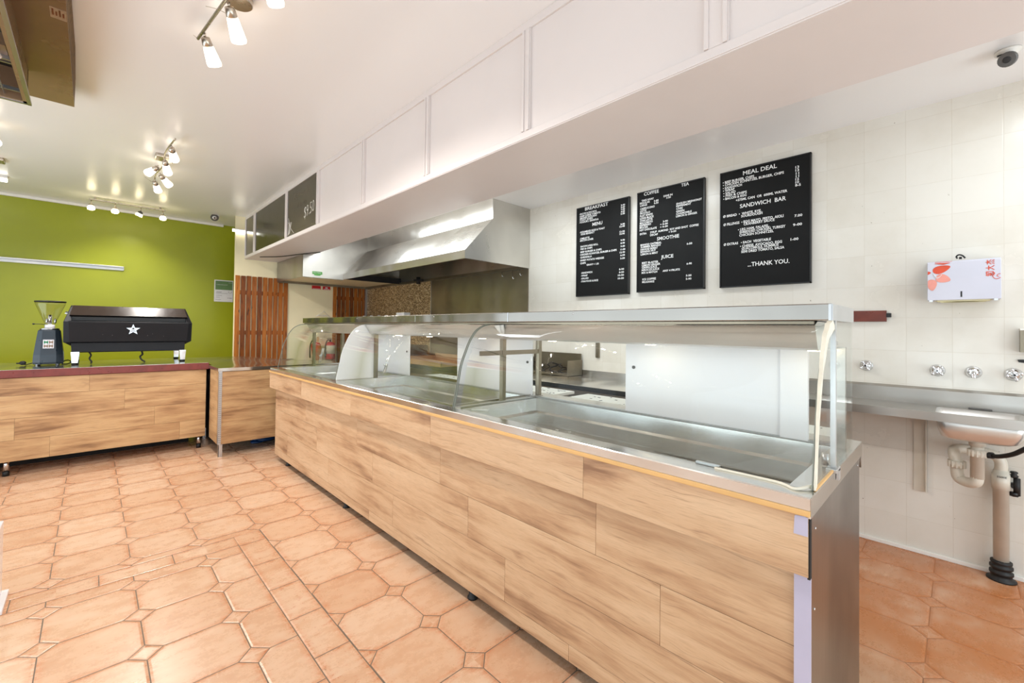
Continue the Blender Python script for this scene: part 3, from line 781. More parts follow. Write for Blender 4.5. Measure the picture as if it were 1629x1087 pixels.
def coffee_machine():
    r = thing('espresso_machine', 'wide black espresso machine with silver star on its back panel', 'coffee machine', (.30, 6.1, .905))
    cx = .30
    # shell: rows (z, y of front, half width)
    F = [(1.482, 6.00, .437), (1.385, 5.90, .455), (1.372, 5.93, .455), (1.345, 5.93, .458), (1.330, 5.875, .462)]
    G = [(1.327, 5.872, .462), (1.315, 5.870, .462), (1.128, 5.90, .455), (1.118, 5.915, .452)]
    def band(rows, name, m):
        b = MB(); f = [[b.b.verts.new((cx-h, y, z)) , b.b.verts.new((cx+h, y, z)), b.b.verts.new((cx+h, 6.45, z)), b.b.verts.new((cx-h, 6.45, z))] for z, y, h in rows]
        for q, s_ in zip(f, f[1:]):
            for i in range(4): b.b.faces.new((q[i], q[(i+1) % 4], s_[(i+1) % 4], s_[i]))
        b.b.faces.new(f[0]); b.b.faces.new(f[-1][::-1]); return b.build(name, m, r, .003)
    band(F[:2], 'top_cowl', 'machine_top_black')
    band(F[1:4]+[(1.332, 5.93, .45)], 'slot', 'black_plastic')
    band([F[4]]+G, 'back_panel', 'black_paint')
    band([(1.117, 5.93, .44), (1.03, 5.93, .437), (1.022, 5.94, .43)], 'base', 'black_paint')
    for s in (-1, 1):
        b = MB()
        P = [(6.00, 1.482), (5.87, 1.32), (5.90, 1.125), (5.96, 1.09), (6.45, 1.09), (6.5, 1.30), (6.45, 1.482)]
        inn = [b.b.verts.new((cx+s*.44, y, z)) for y, z in P]
        out = [b.b.verts.new((cx+s*(.447 if z > 1.45 or z < 1.1 else .495), y+(.015 if y < 6.2 else -.01), z)) for y, z in P]
        n = len(P)
        for i in range(n): b.b.faces.new((inn[i], inn[(i+1) % n], out[(i+1) % n], out[i]))
        b.b.faces.new(out); b.b.faces.new(inn[::-1]); b.build('side_cheek', 'black_paint', r, .004)
    b = MB(); st = []
    for k in range(10):
        a = PI/2+k*PI/5; q = .056 if k % 2 == 0 else .0235
        st.append((.305+math.cos(a)*q, 5.878, 1.248+math.sin(a)*q))
    b.prism(st, (0, -.006, 0)); sb = b.build('star_emblem', 'chrome', r)
    b = MB(); b.box(.287, .323, 5.869, 5.8716, 1.238, 1.244).box(.283, .327, 5.869, 5.8716, 1.228, 1.233).box(.297, .313, 5.869, 5.8716, 1.25, 1.268); b.build('emblem_mark', 'camera_grey', sb)
    for x in (cx-.42, cx+.41):
        for y in (5.91, 6.40):
            b = MB(); b.prism([(x-.02, y, 1.03), (x+.038, y, 1.03), (x+.030, y, .925), (x-.012, y, .925)], (0, .05, 0)); f = b.build('leg', 'chrome', r)
            MB().cyl((x+.009, y+.025, .905), (x+.009, y+.025, .926), .024).build('rubber_foot', 'rubber', f)
    b = MB()
    for x in (.42, .46, .55, .15, .08): b.sphere((x, 5.885, 1.20+random.uniform(-.02, .02)), .0022, (1, 1, 1), 6)
    b.build_each('screw', 'chrome', r)
    MB().tube([(.38, 6.0, 1.03), (.39, 5.99, .99), (.37, 5.98, .965), (.385, 5.97, .93), (.41, 5.96, .912)], .008, 8).build('drain_hose', 'rubber', r)
    MB().tube([(-.02, 6.0, 1.03), (.0, 5.98, .995), (-.01, 5.97, .96), (.005, 5.96, .93), (.0, 5.95, .912)], .007, 8).build('power_cord', 'rubber', r)
    b = MB(); b.cyl((cx-.45, 6.15, 1.40), (cx-.49, 6.15, 1.41), .016).cyl((cx-.43, 6.0, 1.07), (cx-.45, 6.0, 1.13), .008); b.build('steam_knob', 'chrome', r)
coffee_machine()

def grinder():
    cx, cy, z0 = -.29, 6.10, .905
    r = thing('coffee_grinder', 'black coffee grinder with clear conical hopper left of the espresso machine', 'coffee grinder', (cx, cy, z0))
    def ring(b, z, wx, wy, ch): # chamfered rectangle
        P = [(-wx, -wy+ch), (-wx+ch, -wy), (wx-ch, -wy), (wx, -wy+ch), (wx, wy-ch), (wx-ch, wy), (-wx+ch, wy), (-wx, wy-ch)]
        return [b.b.verts.new((cx+x, cy+y, z)) for x, y in P]
    b = MB(); R = [ring(b, z0+.012, .098, .13, .045), ring(b, z0+.03, .101, .135, .048), ring(b, z0+.10, .098, .13, .046), ring(b, z0+.325, .074, .095, .032), ring(b, z0+.335, .068, .088, .03)]
    for q, s_ in zip(R, R[1:]):
        for i in range(8): b.b.faces.new((q[i], q[(i+1) % 8], s_[(i+1) % 8], s_[i]))
    b.b.faces.new(R[0][::-1]); b.b.faces.new(R[-1]); b.build('body', 'grinder_black', r)
    b = MB()
    for x in (-.07, .06):
        for y in (-.09, .09): b.cyl((cx+x, cy+y, z0), (cx+x, cy+y, z0+.014), .012)
    b.build_each('foot', 'chrome', r)
    MB().lathe((cx, cy, z0+.335), (0, 0, 1), [(0, .066), (.012, .066), (.016, .058)], 24).build('collar', 'chrome', r)
    MB().lathe((cx, cy, z0+.35), (0, 0, 1), [(0, .036), (.035, .034)], 20).build('neck', 'white_acrylic', r)
    b = MB(); b.lathe((cx, cy, z0+.385), (0, 0, 1), [(0, .034), (.012, .036), (.20, .104), (.215, .104)], 32); b.build('hopper', 'hopper_plastic', r)
    b = MB(); b.lathe((cx, cy, z0+.39), (0, 0, 1), [(0, .012), (.09, .012)], 10).box(cx-.012, cx+.012, cy-.004, cy+.004, z0+.385, z0+.47).sphere((cx+.035, cy, z0+.42), .012, (.8, .8, 2.2), 8).sphere((cx-.02, cy-.01, z0+.42), .012, (.8, .8, 2.2), 8); b.build('hopper_insert', 'chrome', r)
    MB().lathe((cx, cy, z0+.60), (0, 0, 1), [(0, .108), (.008, .109), (.013, .104), (.016, .06)], 32).build('lid', 'black_plastic', r)
    b = MB(); b.cyl((cx-.03, cy-.02, z0+.388), (cx-.10, cy-.03, z0+.39), .003, seg=6).sphere((cx-.104, cy-.03, z0+.39), .007, (1.4, 1, 1)); b.build('lever', 'black_plastic', r)
    # logo plate on the sloping front face
    t = Vector((0, .035/.225, 1)).normalized(); y_at = lambda z: cy-.13+(z-(z0+.10))*.035/.225
    pc = lambda u, z: Vector((cx+u, y_at(z)-.0015, z))
    lp = MB(); lp.prism([pc(-.036, 1.066), pc(.036, 1.066), pc(.036, 1.148), pc(-.036, 1.148)], (0, -.003, 0)); pl = lp.build('logo_plate', 'poster_white', r, .0008)
    a = MB(); text_mb(a, 'M', pc(-.030, 1.112)-Vector((0, .0035, 0)), (1, 0, 0), t, .028, .026, .03); a.build('green_letter', 'mark_green', pl)
    a = MB(); text_mb(a, 'M', pc(.002, 1.112)-Vector((0, .0035, 0)), (1, 0, 0), t, .028, .026, .03)
    text_mb(a, 'MM', pc(-.030, 1.076)-Vector((0, .0035, 0)), (1, 0, 0), t, .060, .026, .03); a.build('brown_letters', 'mark_brown', pl)
    b = MB(); b.tube([(cx-.09, cy+.06, .93), (cx-.13, cy+.04, .915), (cx-.15, cy-.02, .912), (cx-.16, cy-.03, .925)], .004, 6).sphere((cx-.165, cy-.03, .93), .022, (1.1, .6, .9), 10).cyl((cx-.185, cy-.03, .928), (cx-.205, cy-.03, .928), .006)
    b.build('power_cord', 'rubber', r)
    b = MB(); b.tube([(cx+.09, cy+.0, .93), (cx+.13, cy-.02, .945), (cx+.15, cy-.03, .925), (cx+.13, cy-.04, .911), (cx+.09, cy-.06, .911)], .005, 6); b.build('side_cord', 'rubber', r)
grinder()

def green_wall_things():
    r = thing('wall_shelf_rail', 'long grey aluminium ledge on the green wall above the grinder', 'wall rail', (-.5, 8.3, 2.07))
    MB().box(-1.8, .313, 8.25, 8.299, 2.105, 2.123, .002).build('ledge', 'aluminium', r)
    MB().box(-1.8, .313, 8.285, 8.3, 2.068, 2.105).build('back_strip', 'aluminium', r)
    MB().box(.308, .313, 8.25, 8.3, 2.068, 2.123).build('end_cap', 'aluminium', r)
    r = thing('notice_poster', 'green and white framed notice on the green wall beside the pine slats', 'poster', (1.53, 8.3, 1.86))
    MB().box(1.396, 1.655, 8.292, 8.299, 1.687, 2.037).build('sheet', 'poster_white', r)
    g = MB(); g.box(1.41, 1.645, 8.290, 8.2925, 1.88, 2.022).build('green_panel', 'poster_green', r)
    a = MB()
    text_mb(a, 'CERTIFICATE', (1.425, 8.289, 1.955), (1, 0, 0), (0, 0, 1), .15, .012)
    text_mb(a, 'Food', (1.59, 8.289, 1.995), (1, 0, 0), (0, 0, 1), .045, .010)
    a.build('title_text', 'poster_white', r)
    a = MB()
    for z, w0, w1 in ((1.845, 1.425, 1.50), (1.835, 1.425, 1.49), (1.82, 1.42, 1.58), (1.785, 1.42, 1.50), (1.755, 1.42, 1.47), (1.72, 1.41, 1.49)): a.box(w0, w1, 8.2905, 8.2925, z, z+.004)
    a.cyl((1.585, 8.2905, 1.75), (1.585, 8.2925, 1.75), .006).box(1.598, 1.64, 8.2905, 8.2925, 1.745, 1.753).tube([(1.60, 8.2915, 1.86), (1.59, 8.2915, 1.84), (1.61, 8.2915, 1.83), (1.635, 8.2915, 1.84), (1.63, 8.2915, 1.86)], .002, 5)
    a.build('body_text', 'ink_grey', r)
    # small tube light at the end of the partition
    r = thing('tube_light', 'short lit white tube light at the top of the cream partition', 'light', (1.55, 7.4, 2.7))
    MB().box(1.455, 1.75, 7.40, 7.44, 2.715, 2.735, .003).build('housing', 'white_paint', r)
    MB().cyl((1.455, 7.405, 2.700), (1.75, 7.405, 2.700), .016).build('tube', 'lit_tube', r)
    r = thing('tube_light', 'bright tube light on the ceiling at the far left of the green wall', 'light', (-.8, 7.37, 2.9))
    MB().box(-1.5, -.70, 7.34, 7.40, 2.905, 2.929, .003).build('housing', 'white_paint', r)
    MB().cyl((-1.48, 7.37, 2.885), (-.705, 7.37, 2.885), .018).build('tube', 'lit_tube', r)
    # motion sensor
    r = thing('ceiling_camera', 'round grey dome sensor on the ceiling near the green wall', 'sensor', (1.285, 7.65, 2.93))
    MB().lathe((1.285, 7.65, 2.93), (0, 0, -1), [(0, .055), (.012, .055), (.03, .03)], 20).build('mount', 'white_paint', r)
    MB().lathe((1.275, 7.66, 2.91), (-.15, -.9, -.42), [(0, .045), (.045, .052), (.055, .048)], 20).build('housing', 'camera_grey', r)
    MB().lathe((1.275-.009, 7.66-.052, 2.91-.024), (-.15, -.9, -.42), [(0, .030), (.006, .030), (.009, .02)], 16).build('face', 'aluminium', r)
    MB().lathe((1.275-.010, 7.66-.06, 2.91-.028), (-.15, -.9, -.42), [(0, .012), (.004, .011)], 12).build('lens', 'black_plastic', r)
    r = thing('ceiling_camera', 'round grey security camera under the kitchen ceiling, top right', 'sensor', (3.1, -.17, 2.66))
    MB().lathe((3.13, -.172, 2.664), (0, 0, -1), [(0, .045), (.01, .045), (.02, .03), (.05, .02)], 20).build('mount', 'white_paint', r)
    MB().lathe((3.11, -.172, 2.615), (-.80, .12, -.35), [(0, .03), (.03, .034), (.06, .030)], 20).build('housing', 'camera_grey', r)
    MB().lathe((3.11-.054, -.172+.008, 2.615-.024), (-.80, .12, -.35), [(0, .014), (.004, .012)], 14).build('lens', 'black_plastic', r)
    MB().tube([(3.14, -.15, 2.66), (3.12, -.14, 2.645), (3.10, -.14, 2.64), (3.09, -.16, 2.635)], .004, 6).build('lead', 'black_plastic', r)
green_wall_things()

# ================================================================== track lights
def shade_head(r, joint, tip, z_bar, lit='lit_glass', light=0):
    J = Vector(joint); T = Vector(tip); d = (T-J).normalized(); L = (T-J).length
    MB().cyl((J.x, J.y, z_bar), J, .0055, seg=8).build('arm', 'lamp_nickel', r)
    MB().lathe(J, d, [(0, .008), (.004, .021), (.042, .025), (.046, .022)], 16).build('cap', 'lamp_nickel', r)
    MB().lathe(J+d*.046, d, [(0, .023), (.008, .026), (L-.058, .036), (L-.048, .033)], 20).build('glass_shade', lit, r)
    if light:
        l = bpy.data.lights.new('bulb', 'SPOT'); l.energy = light; l.color = (1, .95, .89); l.shadow_soft_size = .035; l.spot_size = math.radians(165); l.spot_blend = .6
        o = bpy.data.objects.new('bulb', l); COL.objects.link(o); o.location = T+d*.012
def track_fixtures():
    r = thing('track_light', 'nearest spotlight bar on the ceiling with frosted glass shades and round plate', 'light', (.48, 2.49, 2.93), 'ceiling spotlight bars')
    MB().lathe((.49, 2.47, 2.93), (0, 0, -1), [(0, .062), (.034, .062), (.038, .058)], 28).build('ceiling_plate', 'lamp_nickel', r)
    MB().cyl((.386, 2.885, 2.865), (.52, 1.6, 2.865), .0075, seg=10).build('bar', 'lamp_nickel', r)
    MB().cyl((.455, 2.3, 2.895), (.455, 2.3, 2.865), .01).build('stem', 'lamp_nickel', r)
    b = MB(); b.tube([(.372, 2.93, 2.90), (.382, 2.89, 2.87)], .0015, 5, False).tube([(.38, 2.62, 2.90), (.42, 2.57, 2.88), (.452, 2.51, 2.84)], .0015, 5); b.build('wire', 'lamp_nickel', r)
    shade_head(r, (.404, 2.80, 2.845), (.466, 2.875, 2.742), 2.865, light=54)
    shade_head(r, (.447, 2.45, 2.845), (.513, 2.546, 2.742), 2.865, light=54)
    shade_head(r, (.49, 2.03, 2.845), (.571, 2.135, 2.742), 2.865, light=54)
    r = thing('track_light', 'middle spotlight bar on the ceiling with five frosted glass shades', 'light', (.47, 5.3, 2.93), 'ceiling spotlight bars')
    MB().box(.40, .545, 5.26, 5.41, 2.895, 2.93, .01).build('ceiling_plate', 'lamp_nickel', r)
    MB().tube([(.475, 4.58, 2.868), (.45, 5.0, 2.865), (.475, 5.4, 2.865), (.45, 5.8, 2.865), (.465, 6.2, 2.865)], .007, 8).build('bar', 'lamp_nickel', r)
    b = MB(); b.tube([(.36, 6.05, 2.90), (.40, 6.12, 2.885), (.46, 6.18, 2.868)], .0015, 5); b.build('wire', 'lamp_nickel', r)
    for J, T in (((.468, 4.765, 2.845), (.506, 4.885, 2.775)), ((.463, 5.19, 2.845), (.50, 5.30, 2.755)), ((.435, 5.46, 2.845), (.362, 5.56, 2.79)), ((.477, 5.72, 2.845), (.565, 5.80, 2.77)), ((.456, 6.02, 2.845), (.498, 6.12, 2.765))):
        J = Vector(J); T = Vector(T); shade_head(r, T-(T-J).normalized()*.135 if (T-J).length > .15 else J, T, 2.866)
    for T, pw in (((.52, 4.91, 2.745), 55), ((.50, 6.13, 2.745), 90)):
        l = bpy.data.lights.new('bulb', 'SPOT'); l.energy = pw; l.color = (1, .95, .89); l.shadow_soft_size = .04; l.spot_size = math.radians(165); l.spot_blend = .6
        o = bpy.data.objects.new('bulb', l); COL.objects.link(o); o.location = T
    r = thing('track_light', 'furthest spotlight bar, running across in front of the green wall', 'light', (.33, 7.7, 2.93), 'ceiling spotlight bars')
    MB().box(-.055, .71, 7.685, 7.715, 2.885, 2.902, .003).build('bar', 'lamp_nickel', r)
    b = MB()
    for x in (.0, .65): b.cyl((x, 7.7, 2.9), (x, 7.7, 2.93), .012)
    b.build('stem', 'lamp_nickel', r)
    for x, dx, dy in ((-.034, 0, -.3), (.191, 0, -.3), (.448, -.4, .25), (.681, 0, -.3)):
        J = Vector((x, 7.7, 2.83)); d = Vector((dx, dy, -1)).normalized()
        MB().cyl((x, 7.7, 2.886), J, .006, seg=8).build('arm', 'lamp_nickel', r)
        MB().lathe(J-d*.005, d, [(0, .014), (.01, .026), (.035, .03)], 16).build('cap', 'lamp_nickel' if dy < 0 else 'camera_grey', r)
        MB().lathe(J+d*.03, d, [(0, .028), (.02, .038), (.035, .036)], 18).build('glass_shade', 'lit_spot', r)
        l = bpy.data.lights.new('spot', 'SPOT'); l.energy = 26 if dy > 0 else 13; l.color = (1, .95, .70); l.spot_size = math.radians(110); l.spot_blend = .8; l.shadow_soft_size = .03
        o = bpy.data.objects.new('spot', l); COL.objects.link(o); o.location = J+d*.075
        dd = Vector((dx*.3, .38 if dy > 0 else .15, -1)); o.rotation_euler = dd.to_track_quat('-Z', 'Y').to_euler()
    r = thing('track_light', 'spotlight bar cut off at the left edge of the ceiling', 'light', (-.75, 6.2, 2.93), 'ceiling spotlight bars')
    MB().box(-.80, -.655, 6.55, 6.70, 2.898, 2.93, .01).build('ceiling_plate', 'lamp_nickel', r)
    MB().cyl((-.66, 5.3, 2.866), (-.85, 6.9, 2.866), .007, seg=8).build('bar', 'lamp_nickel', r)
    shade_head(r, (-.64, 5.35, 2.85), (-.59, 5.50, 2.77), 2.866)
    shade_head(r, (-.78, 6.4, 2.85), (-.76, 6.5, 2.76), 2.866)
    l = bpy.data.lights.new('bulb', 'SPOT'); l.energy = 50; l.color = (1, .95, .89); l.shadow_soft_size = .04; l.spot_size = math.radians(165); l.spot_blend = .6
    o = bpy.data.objects.new('bulb', l); COL.objects.link(o); o.location = (-.72, 6.0, 2.72)
track_fixtures()

def ceiling_heater():
    r = thing('ceiling_heater', 'bronze ceiling heater with wide reflector panel and caged element, top left', 'heater', (-.4, 3.4, 2.93))
    b = MB(); b.box(-1.3, -.116, 1.4, 4.31, 2.82, 2.828, .001)
    b.build('reflector_panel', 'tinted_panel', r)
    b = MB(); b.prism([(-.118, 1.4, 2.828), (-.108, 1.45, 2.86), (-.1, 3.6, 2.925), (-.106, 4.0, 2.90), (-.116, 4.31, 2.83)], (-.01, 0, 0)); b.build('side_flange', 'caulk_stain', r)
    b = MB(); b.box(-1.1, -.2, 2.2, 4.0, 2.86, 2.93); b.build('mounting_box', 'white_paint', r)
    b = MB()
    for a in ((-1.0, -.302, 3.86, 3.885), (-1.0, -.302, 1.5, 1.525)): b.box(a[0], a[1], a[2], a[3], 2.62, 2.82)
    b.box(-.318, -.302, 1.5, 3.885, 2.62, 2.82).box(-1.0, -.984, 1.5, 3.885, 2.62, 2.82)
    b.build('frame', 'tinted_panel', r)
    b = MB(); b.box(-.302, -.285, 1.5, 3.89, 2.615, 2.63); b.box(-1.0, -.285, 3.885, 3.90, 2.615, 2.63); b.build('frame_trim', 'aluminium', r)
    MB().box(-.98, -.32, 1.53, 3.86, 2.80, 2.815).build('inner_back', 'black_plastic', r)
    b = MB()
    for k in range(5): b.cyl((-.39-k*.12, 1.53, 2.64), (-.39-k*.12, 3.86, 2.64), .004, seg=6)
    for y in (3.78, 3.40, 3.36, 2.9, 2.5): b.box(-.98, -.32, y, y+.012, 2.64, 2.66)
    b.build('cage', 'aluminium', r)
    MB().box(-.98, -.33, 3.25, 3.45, 2.66, 2.72).build('crossbar', 'tinted_panel', r)
    MB().tube([(-.60, 2.4, 2.64), (-.42, 2.9, 2.63), (-.36, 3.25, 2.625), (-.355, 3.33, 2.63), (-.38, 3.35, 2.64), (-.42, 3.34, 2.64)], .008, 10).build('heating_element', 'white_acrylic', r)
    b = MB(); b.box(-.175, -.118, 3.02, 3.12, 2.8185, 2.820); st = b.build('rating_sticker', 'sticker', r)
    b = MB()
    for k in range(4): b.box(-.168+k*.012, -.162+k*.012, 3.03+(k % 2)*.02, 3.09, 2.8178, 2.8186)
    b.build('sticker_marks', 'dark_red_wood', st)
ceiling_heater()

def low_stand():
    r = thing('display_stand', 'white stand with a foot plate cut off at the left edge', 'stand', (-.4, 3.05, 0))
    MB().prism([(-.62, 2.965, 0), (-.262, 2.965, 0), (-.262, 3.19, 0), (-.62, 3.19, 0)], (0, 0, .02)).build('foot_plate', 'white_acrylic', r, .003)
    MB().box(-.60, -.283, 3.02, 3.17, .02, .36, .004).build('body', 'white_acrylic', r)
low_stand()

# ================================================================== kitchen side
def menus():
    T = {'m1': [('BREAKFAST', 0.1033, 0.0395, 0.2705, 0.0357), ('-BACON & EGG ROLL', 0.0351, 0.074, 0.2114, 0.0181), ('-HAM CHEESE TOMATO', 0.0348, 0.097, 0.2532, 0.0181), ('-SMASHED AVOCADO', 0.0345, 0.1173, 0.2115, 0.0181), ('-TOAST, RAISIN', 0.0342, 0.1372, 0.1631, 0.0181), ('-YOGHURT, GRANOLA', 0.0338, 0.1587, 0.2319, 0.0181), ('9-90', 0.5132, 0.0754, 0.0433, 0.0166), ('9-50', 0.5129, 0.0949, 0.0433, 0.0166), ('7-50', 0.5127, 0.1153, 0.0433, 0.0166), ('4-50', 0.5124, 0.1358, 0.0433, 0.0166), ('5-50', 0.5122, 0.1558, 0.0433, 0.0166), ('MENU', 0.1938, 0.2089, 0.1162, 0.0331), ('-SCRAMBLED EGGS & TOAST', 0.0426, 0.2589, 0.2959, 0.0181), ('-EGGS BENEDICT', 0.0512, 0.2809, 0.1683, 0.0181), ('9-90', 0.511, 0.254, 0.0455, 0.0167), ('12-90', 0.4998, 0.2741, 0.0564, 0.0167), ('-OMELETTE', 0.0415, 0.3245, 0.1186, 0.0181), ('-BACON LOVER', 0.0412, 0.3446, 0.1664, 0.0181), ('12-90', 0.5014, 0.3222, 0.0543, 0.0167), ('10-90', 0.5011, 0.3432, 0.0543, 0.0167), ('BACON & EGG ROLL', 0.0531, 0.4045, 0.2103, 0.0181), ('FISH & CHIPS', 0.0527, 0.4303, 0.1439, 0.0181), ('BEEF BURGER & CHIPS', 0.0523, 0.4602, 0.2519, 0.0181), ('CHICKEN SCHNITZEL BURGER & CHIPS', 0.048, 0.4873, 0.4237, 0.0181), ('QUESADILLA', 0.0514, 0.5147, 0.1391, 0.0181), ('SWEET POTATO WEDGES', 0.0509, 0.545, 0.2813, 0.0181), ('CHIPS', 0.0505, 0.5736, 0.0685, 0.0181), ('GRAVY + 1.50', 0.1287, 0.5956, 0.144, 0.0179), ('9-90', 0.5135, 0.403, 0.0444, 0.0167), ('8-90', 0.5131, 0.4303, 0.0444, 0.0167), ('9-50', 0.5128, 0.4598, 0.0466, 0.0167), ('11-50', 0.5124, 0.4893, 0.0498, 0.0167), ('12-90', 0.5044, 0.5162, 0.0553, 0.0167), ('6-50', 0.5117, 0.543, 0.0477, 0.0167), ('5-50', 0.5114, 0.5719, 0.0477, 0.0167), ('-SANDWICH', 0.0617, 0.6715, 0.1363, 0.0181), ('-WRAP', 0.0613, 0.6995, 0.0796, 0.0181), ('-SALAD', 0.0609, 0.7275, 0.0932, 0.0181), ('-THAI FOOD & RICE', 0.0604, 0.7569, 0.2064, 0.0181), ('8-90', 0.4992, 0.6731, 0.0522, 0.0168), ('8-50', 0.4988, 0.7006, 0.0523, 0.0168), ('10-50', 0.4875, 0.7278, 0.0633, 0.0168), ('10-50', 0.4871, 0.7573, 0.0633, 0.0168)],
    'm2': [('COFFEE', 0.0659, 0.0379, 0.1418, 0.0314), ('TEA', 0.4066, 0.0339, 0.0663, 0.0294), ('TAKE AWAY', 0.0432, 0.0871, 0.1176, 0.0177), ('DINE IN', 0.2516, 0.0889, 0.08, 0.0171), ('3-50', 0.2758, 0.1073, 0.041, 0.0151), ('REGULAR', 0.0266, 0.1081, 0.0975, 0.0178), ('3-80', 0.1623, 0.1121, 0.0428, 0.0174), ('LARGE', 0.0293, 0.1299, 0.0681, 0.0178), ('4-50', 0.1618, 0.1322, 0.0428, 0.0174), ('CAPPUCCINO', 0.0307, 0.1593, 0.1386, 0.0178), ('LATTE', 0.0302, 0.1796, 0.0597, 0.0178), ('PICCOLO', 0.0296, 0.2004, 0.0974, 0.0178), ('FLAT WHITE', 0.029, 0.2233, 0.1224, 0.0178), ('LONG BLACK', 0.0285, 0.245, 0.1348, 0.0179), ('CHAI LATTE', 0.028, 0.2665, 0.1225, 0.0179), ('MACCHIATO', 0.0274, 0.2878, 0.1246, 0.0179), ('ESPRESSO', 0.0269, 0.3086, 0.1101, 0.0179), ('MOCHA', 0.0264, 0.3289, 0.0809, 0.0179), ('HOT CHOCOLATE', 0.0258, 0.3513, 0.1636, 0.0179), ('3-90', 0.2468, 0.3061, 0.0453, 0.0153), ('+ 0-50', 0.2213, 0.3283, 0.0704, 0.0153), ('+ 0-50', 0.2208, 0.3511, 0.0704, 0.0153), ('EXTRA', 0.0293, 0.3856, 0.0651, 0.0179), ('SYRUP  ALMOND  SOY AND SHOT  COFFEE', 0.129, 0.3847, 0.425, 0.0176), ('DECAF', 0.1284, 0.4084, 0.0729, 0.0176), ('+ 0-50', 0.2988, 0.4055, 0.0674, 0.0151), ('ENGLISH BREAKFAST', 0.3661, 0.1785, 0.2126, 0.0167), ('PEPPERMINT', 0.3657, 0.1988, 0.1258, 0.0167), ('CHAI', 0.3652, 0.2203, 0.0544, 0.0167), ('GREEN', 0.3647, 0.2431, 0.0702, 0.0167), ('CHAMOMILE', 0.3643, 0.2637, 0.1322, 0.0168), ('LEMON & GINGER', 0.3639, 0.2836, 0.1787, 0.0168), ('SMOOTHIE', 0.1931, 0.4565, 0.1984, 0.0309), ('MANGO OATMEAL', 0.0354, 0.4851, 0.2004, 0.0179), ('SUMMER MANGO', 0.0371, 0.5053, 0.1903, 0.0179), ('HAWAII BERRY', 0.0365, 0.5267, 0.1652, 0.0179), ('BANANA NUT', 0.036, 0.5466, 0.1469, 0.018), ('LEMON & MINT', 0.0376, 0.5696, 0.1651, 0.018), ('6-50', 0.457, 0.528, 0.0454, 0.0165), ('JUICE', 0.2318, 0.6197, 0.1109, 0.0308), ('BEET BLASTER', 0.0507, 0.6484, 0.1563, 0.0179), ('LEMON GINGER', 0.0502, 0.67, 0.1755, 0.018), ('GREEN JUICE', 0.0497, 0.6901, 0.1453, 0.018), ('MIRACLE JUICE', 0.0491, 0.7118, 0.1666, 0.018), ('MIX & MATCH', 0.0485, 0.7356, 0.1484, 0.018), ('ANY 4 FRUITS', 0.2472, 0.7349, 0.1529, 0.0173), ('6-90', 0.4566, 0.6933, 0.0428, 0.0166), ('ICE COFFEE', 0.0567, 0.7947, 0.1287, 0.018), ('MILKSHAKE', 0.054, 0.8188, 0.1165, 0.018), ('5-50', 0.4519, 0.7912, 0.0456, 0.0167), ('5-90', 0.4514, 0.8189, 0.0456, 0.0167)],
    'm3': [('MEAL DEAL', 0.167, 0.0546, 0.2263, 0.033), ('• BEEF BURGER, CHIPS', 0.021, 0.0873, 0.2229, 0.0191), ('• CHICKEN SCHNITZEL BURGER, CHIPS', 0.021, 0.1081, 0.4165, 0.0191), ('• SANDWICH', 0.0209, 0.1317, 0.1387, 0.0191), ('• WRAP', 0.0228, 0.152, 0.0848, 0.0191), ('• SALAD', 0.0247, 0.1729, 0.0902, 0.0191), ('• FISH & CHIPS', 0.0246, 0.194, 0.169, 0.0191), ('• BACON & EGG', 0.0246, 0.2165, 0.1672, 0.0191), ('+375ML CAN  OR  600ML WATER', 0.1166, 0.244, 0.3421, 0.0187), ('13', 0.5077, 0.0913, 0.0221, 0.018), ('13', 0.5077, 0.1128, 0.0221, 0.018), ('11', 0.51, 0.135, 0.0198, 0.0179), ('11', 0.51, 0.1556, 0.0198, 0.018), ('12', 0.5077, 0.1764, 0.0221, 0.018), ('10', 0.5077, 0.1979, 0.0221, 0.018), ('8-5', 0.5061, 0.2181, 0.0343, 0.018), ('SANDWICH  BAR', 0.1458, 0.301, 0.305, 0.0313), ('Ø BREAD  •  WHITE, RYE,', 0.0243, 0.3536, 0.2691, 0.0191), ('SOURDOUGH', 0.1548, 0.373, 0.1454, 0.0186), ('Ø FILLINGS  • EGG MAYO, PESTO, AIOLI', 0.0271, 0.4187, 0.4086, 0.0201), ('CRANBERRY SAUCE', 0.1727, 0.4369, 0.2065, 0.0185), ('7.00', 0.5022, 0.4322, 0.0472, 0.018), ('• LEG HAM, FALAFEL,', 0.1328, 0.473, 0.2143, 0.0187), ('SHREDDED CHICKEN, TURKEY', 0.1437, 0.4947, 0.3039, 0.0196), ('CHICKEN SCHNITZEL', 0.1418, 0.5171, 0.2316, 0.0186), ('9-00', 0.4937, 0.4946, 0.0542, 0.0181), ('Ø EXTRAS   • EACH  VEGETABLE', 0.0296, 0.5737, 0.3265, 0.0191), ('1-00', 0.4789, 0.5951, 0.0478, 0.0181), ('• CHEESE, AVOCADO, EGG', 0.148, 0.602, 0.2787, 0.0196), ('GUACOMOLE, HUMMUS', 0.1589, 0.6212, 0.2462, 0.0186), ('SEMI DRED TOMATO, SALSA', 0.1561, 0.644, 0.285, 0.0196), ('...THANK YOU.', 0.2017, 0.7512, 0.2709, 0.0329)]}
    XF = 3.55
    spec = [('m1', 2.700, 1.634, 'BREAKFAST', 'leftmost black menu board, headed BREAKFAST and MENU, on the tiled wall'),
            ('m2', 2.018, 1.643, 'COFFEE', 'middle black menu board listing coffee, tea, smoothie and juice'),
            ('m3', 1.298, 1.641, 'MEAL', 'rightmost black menu board, headed MEAL DEAL and SANDWICH BAR')]
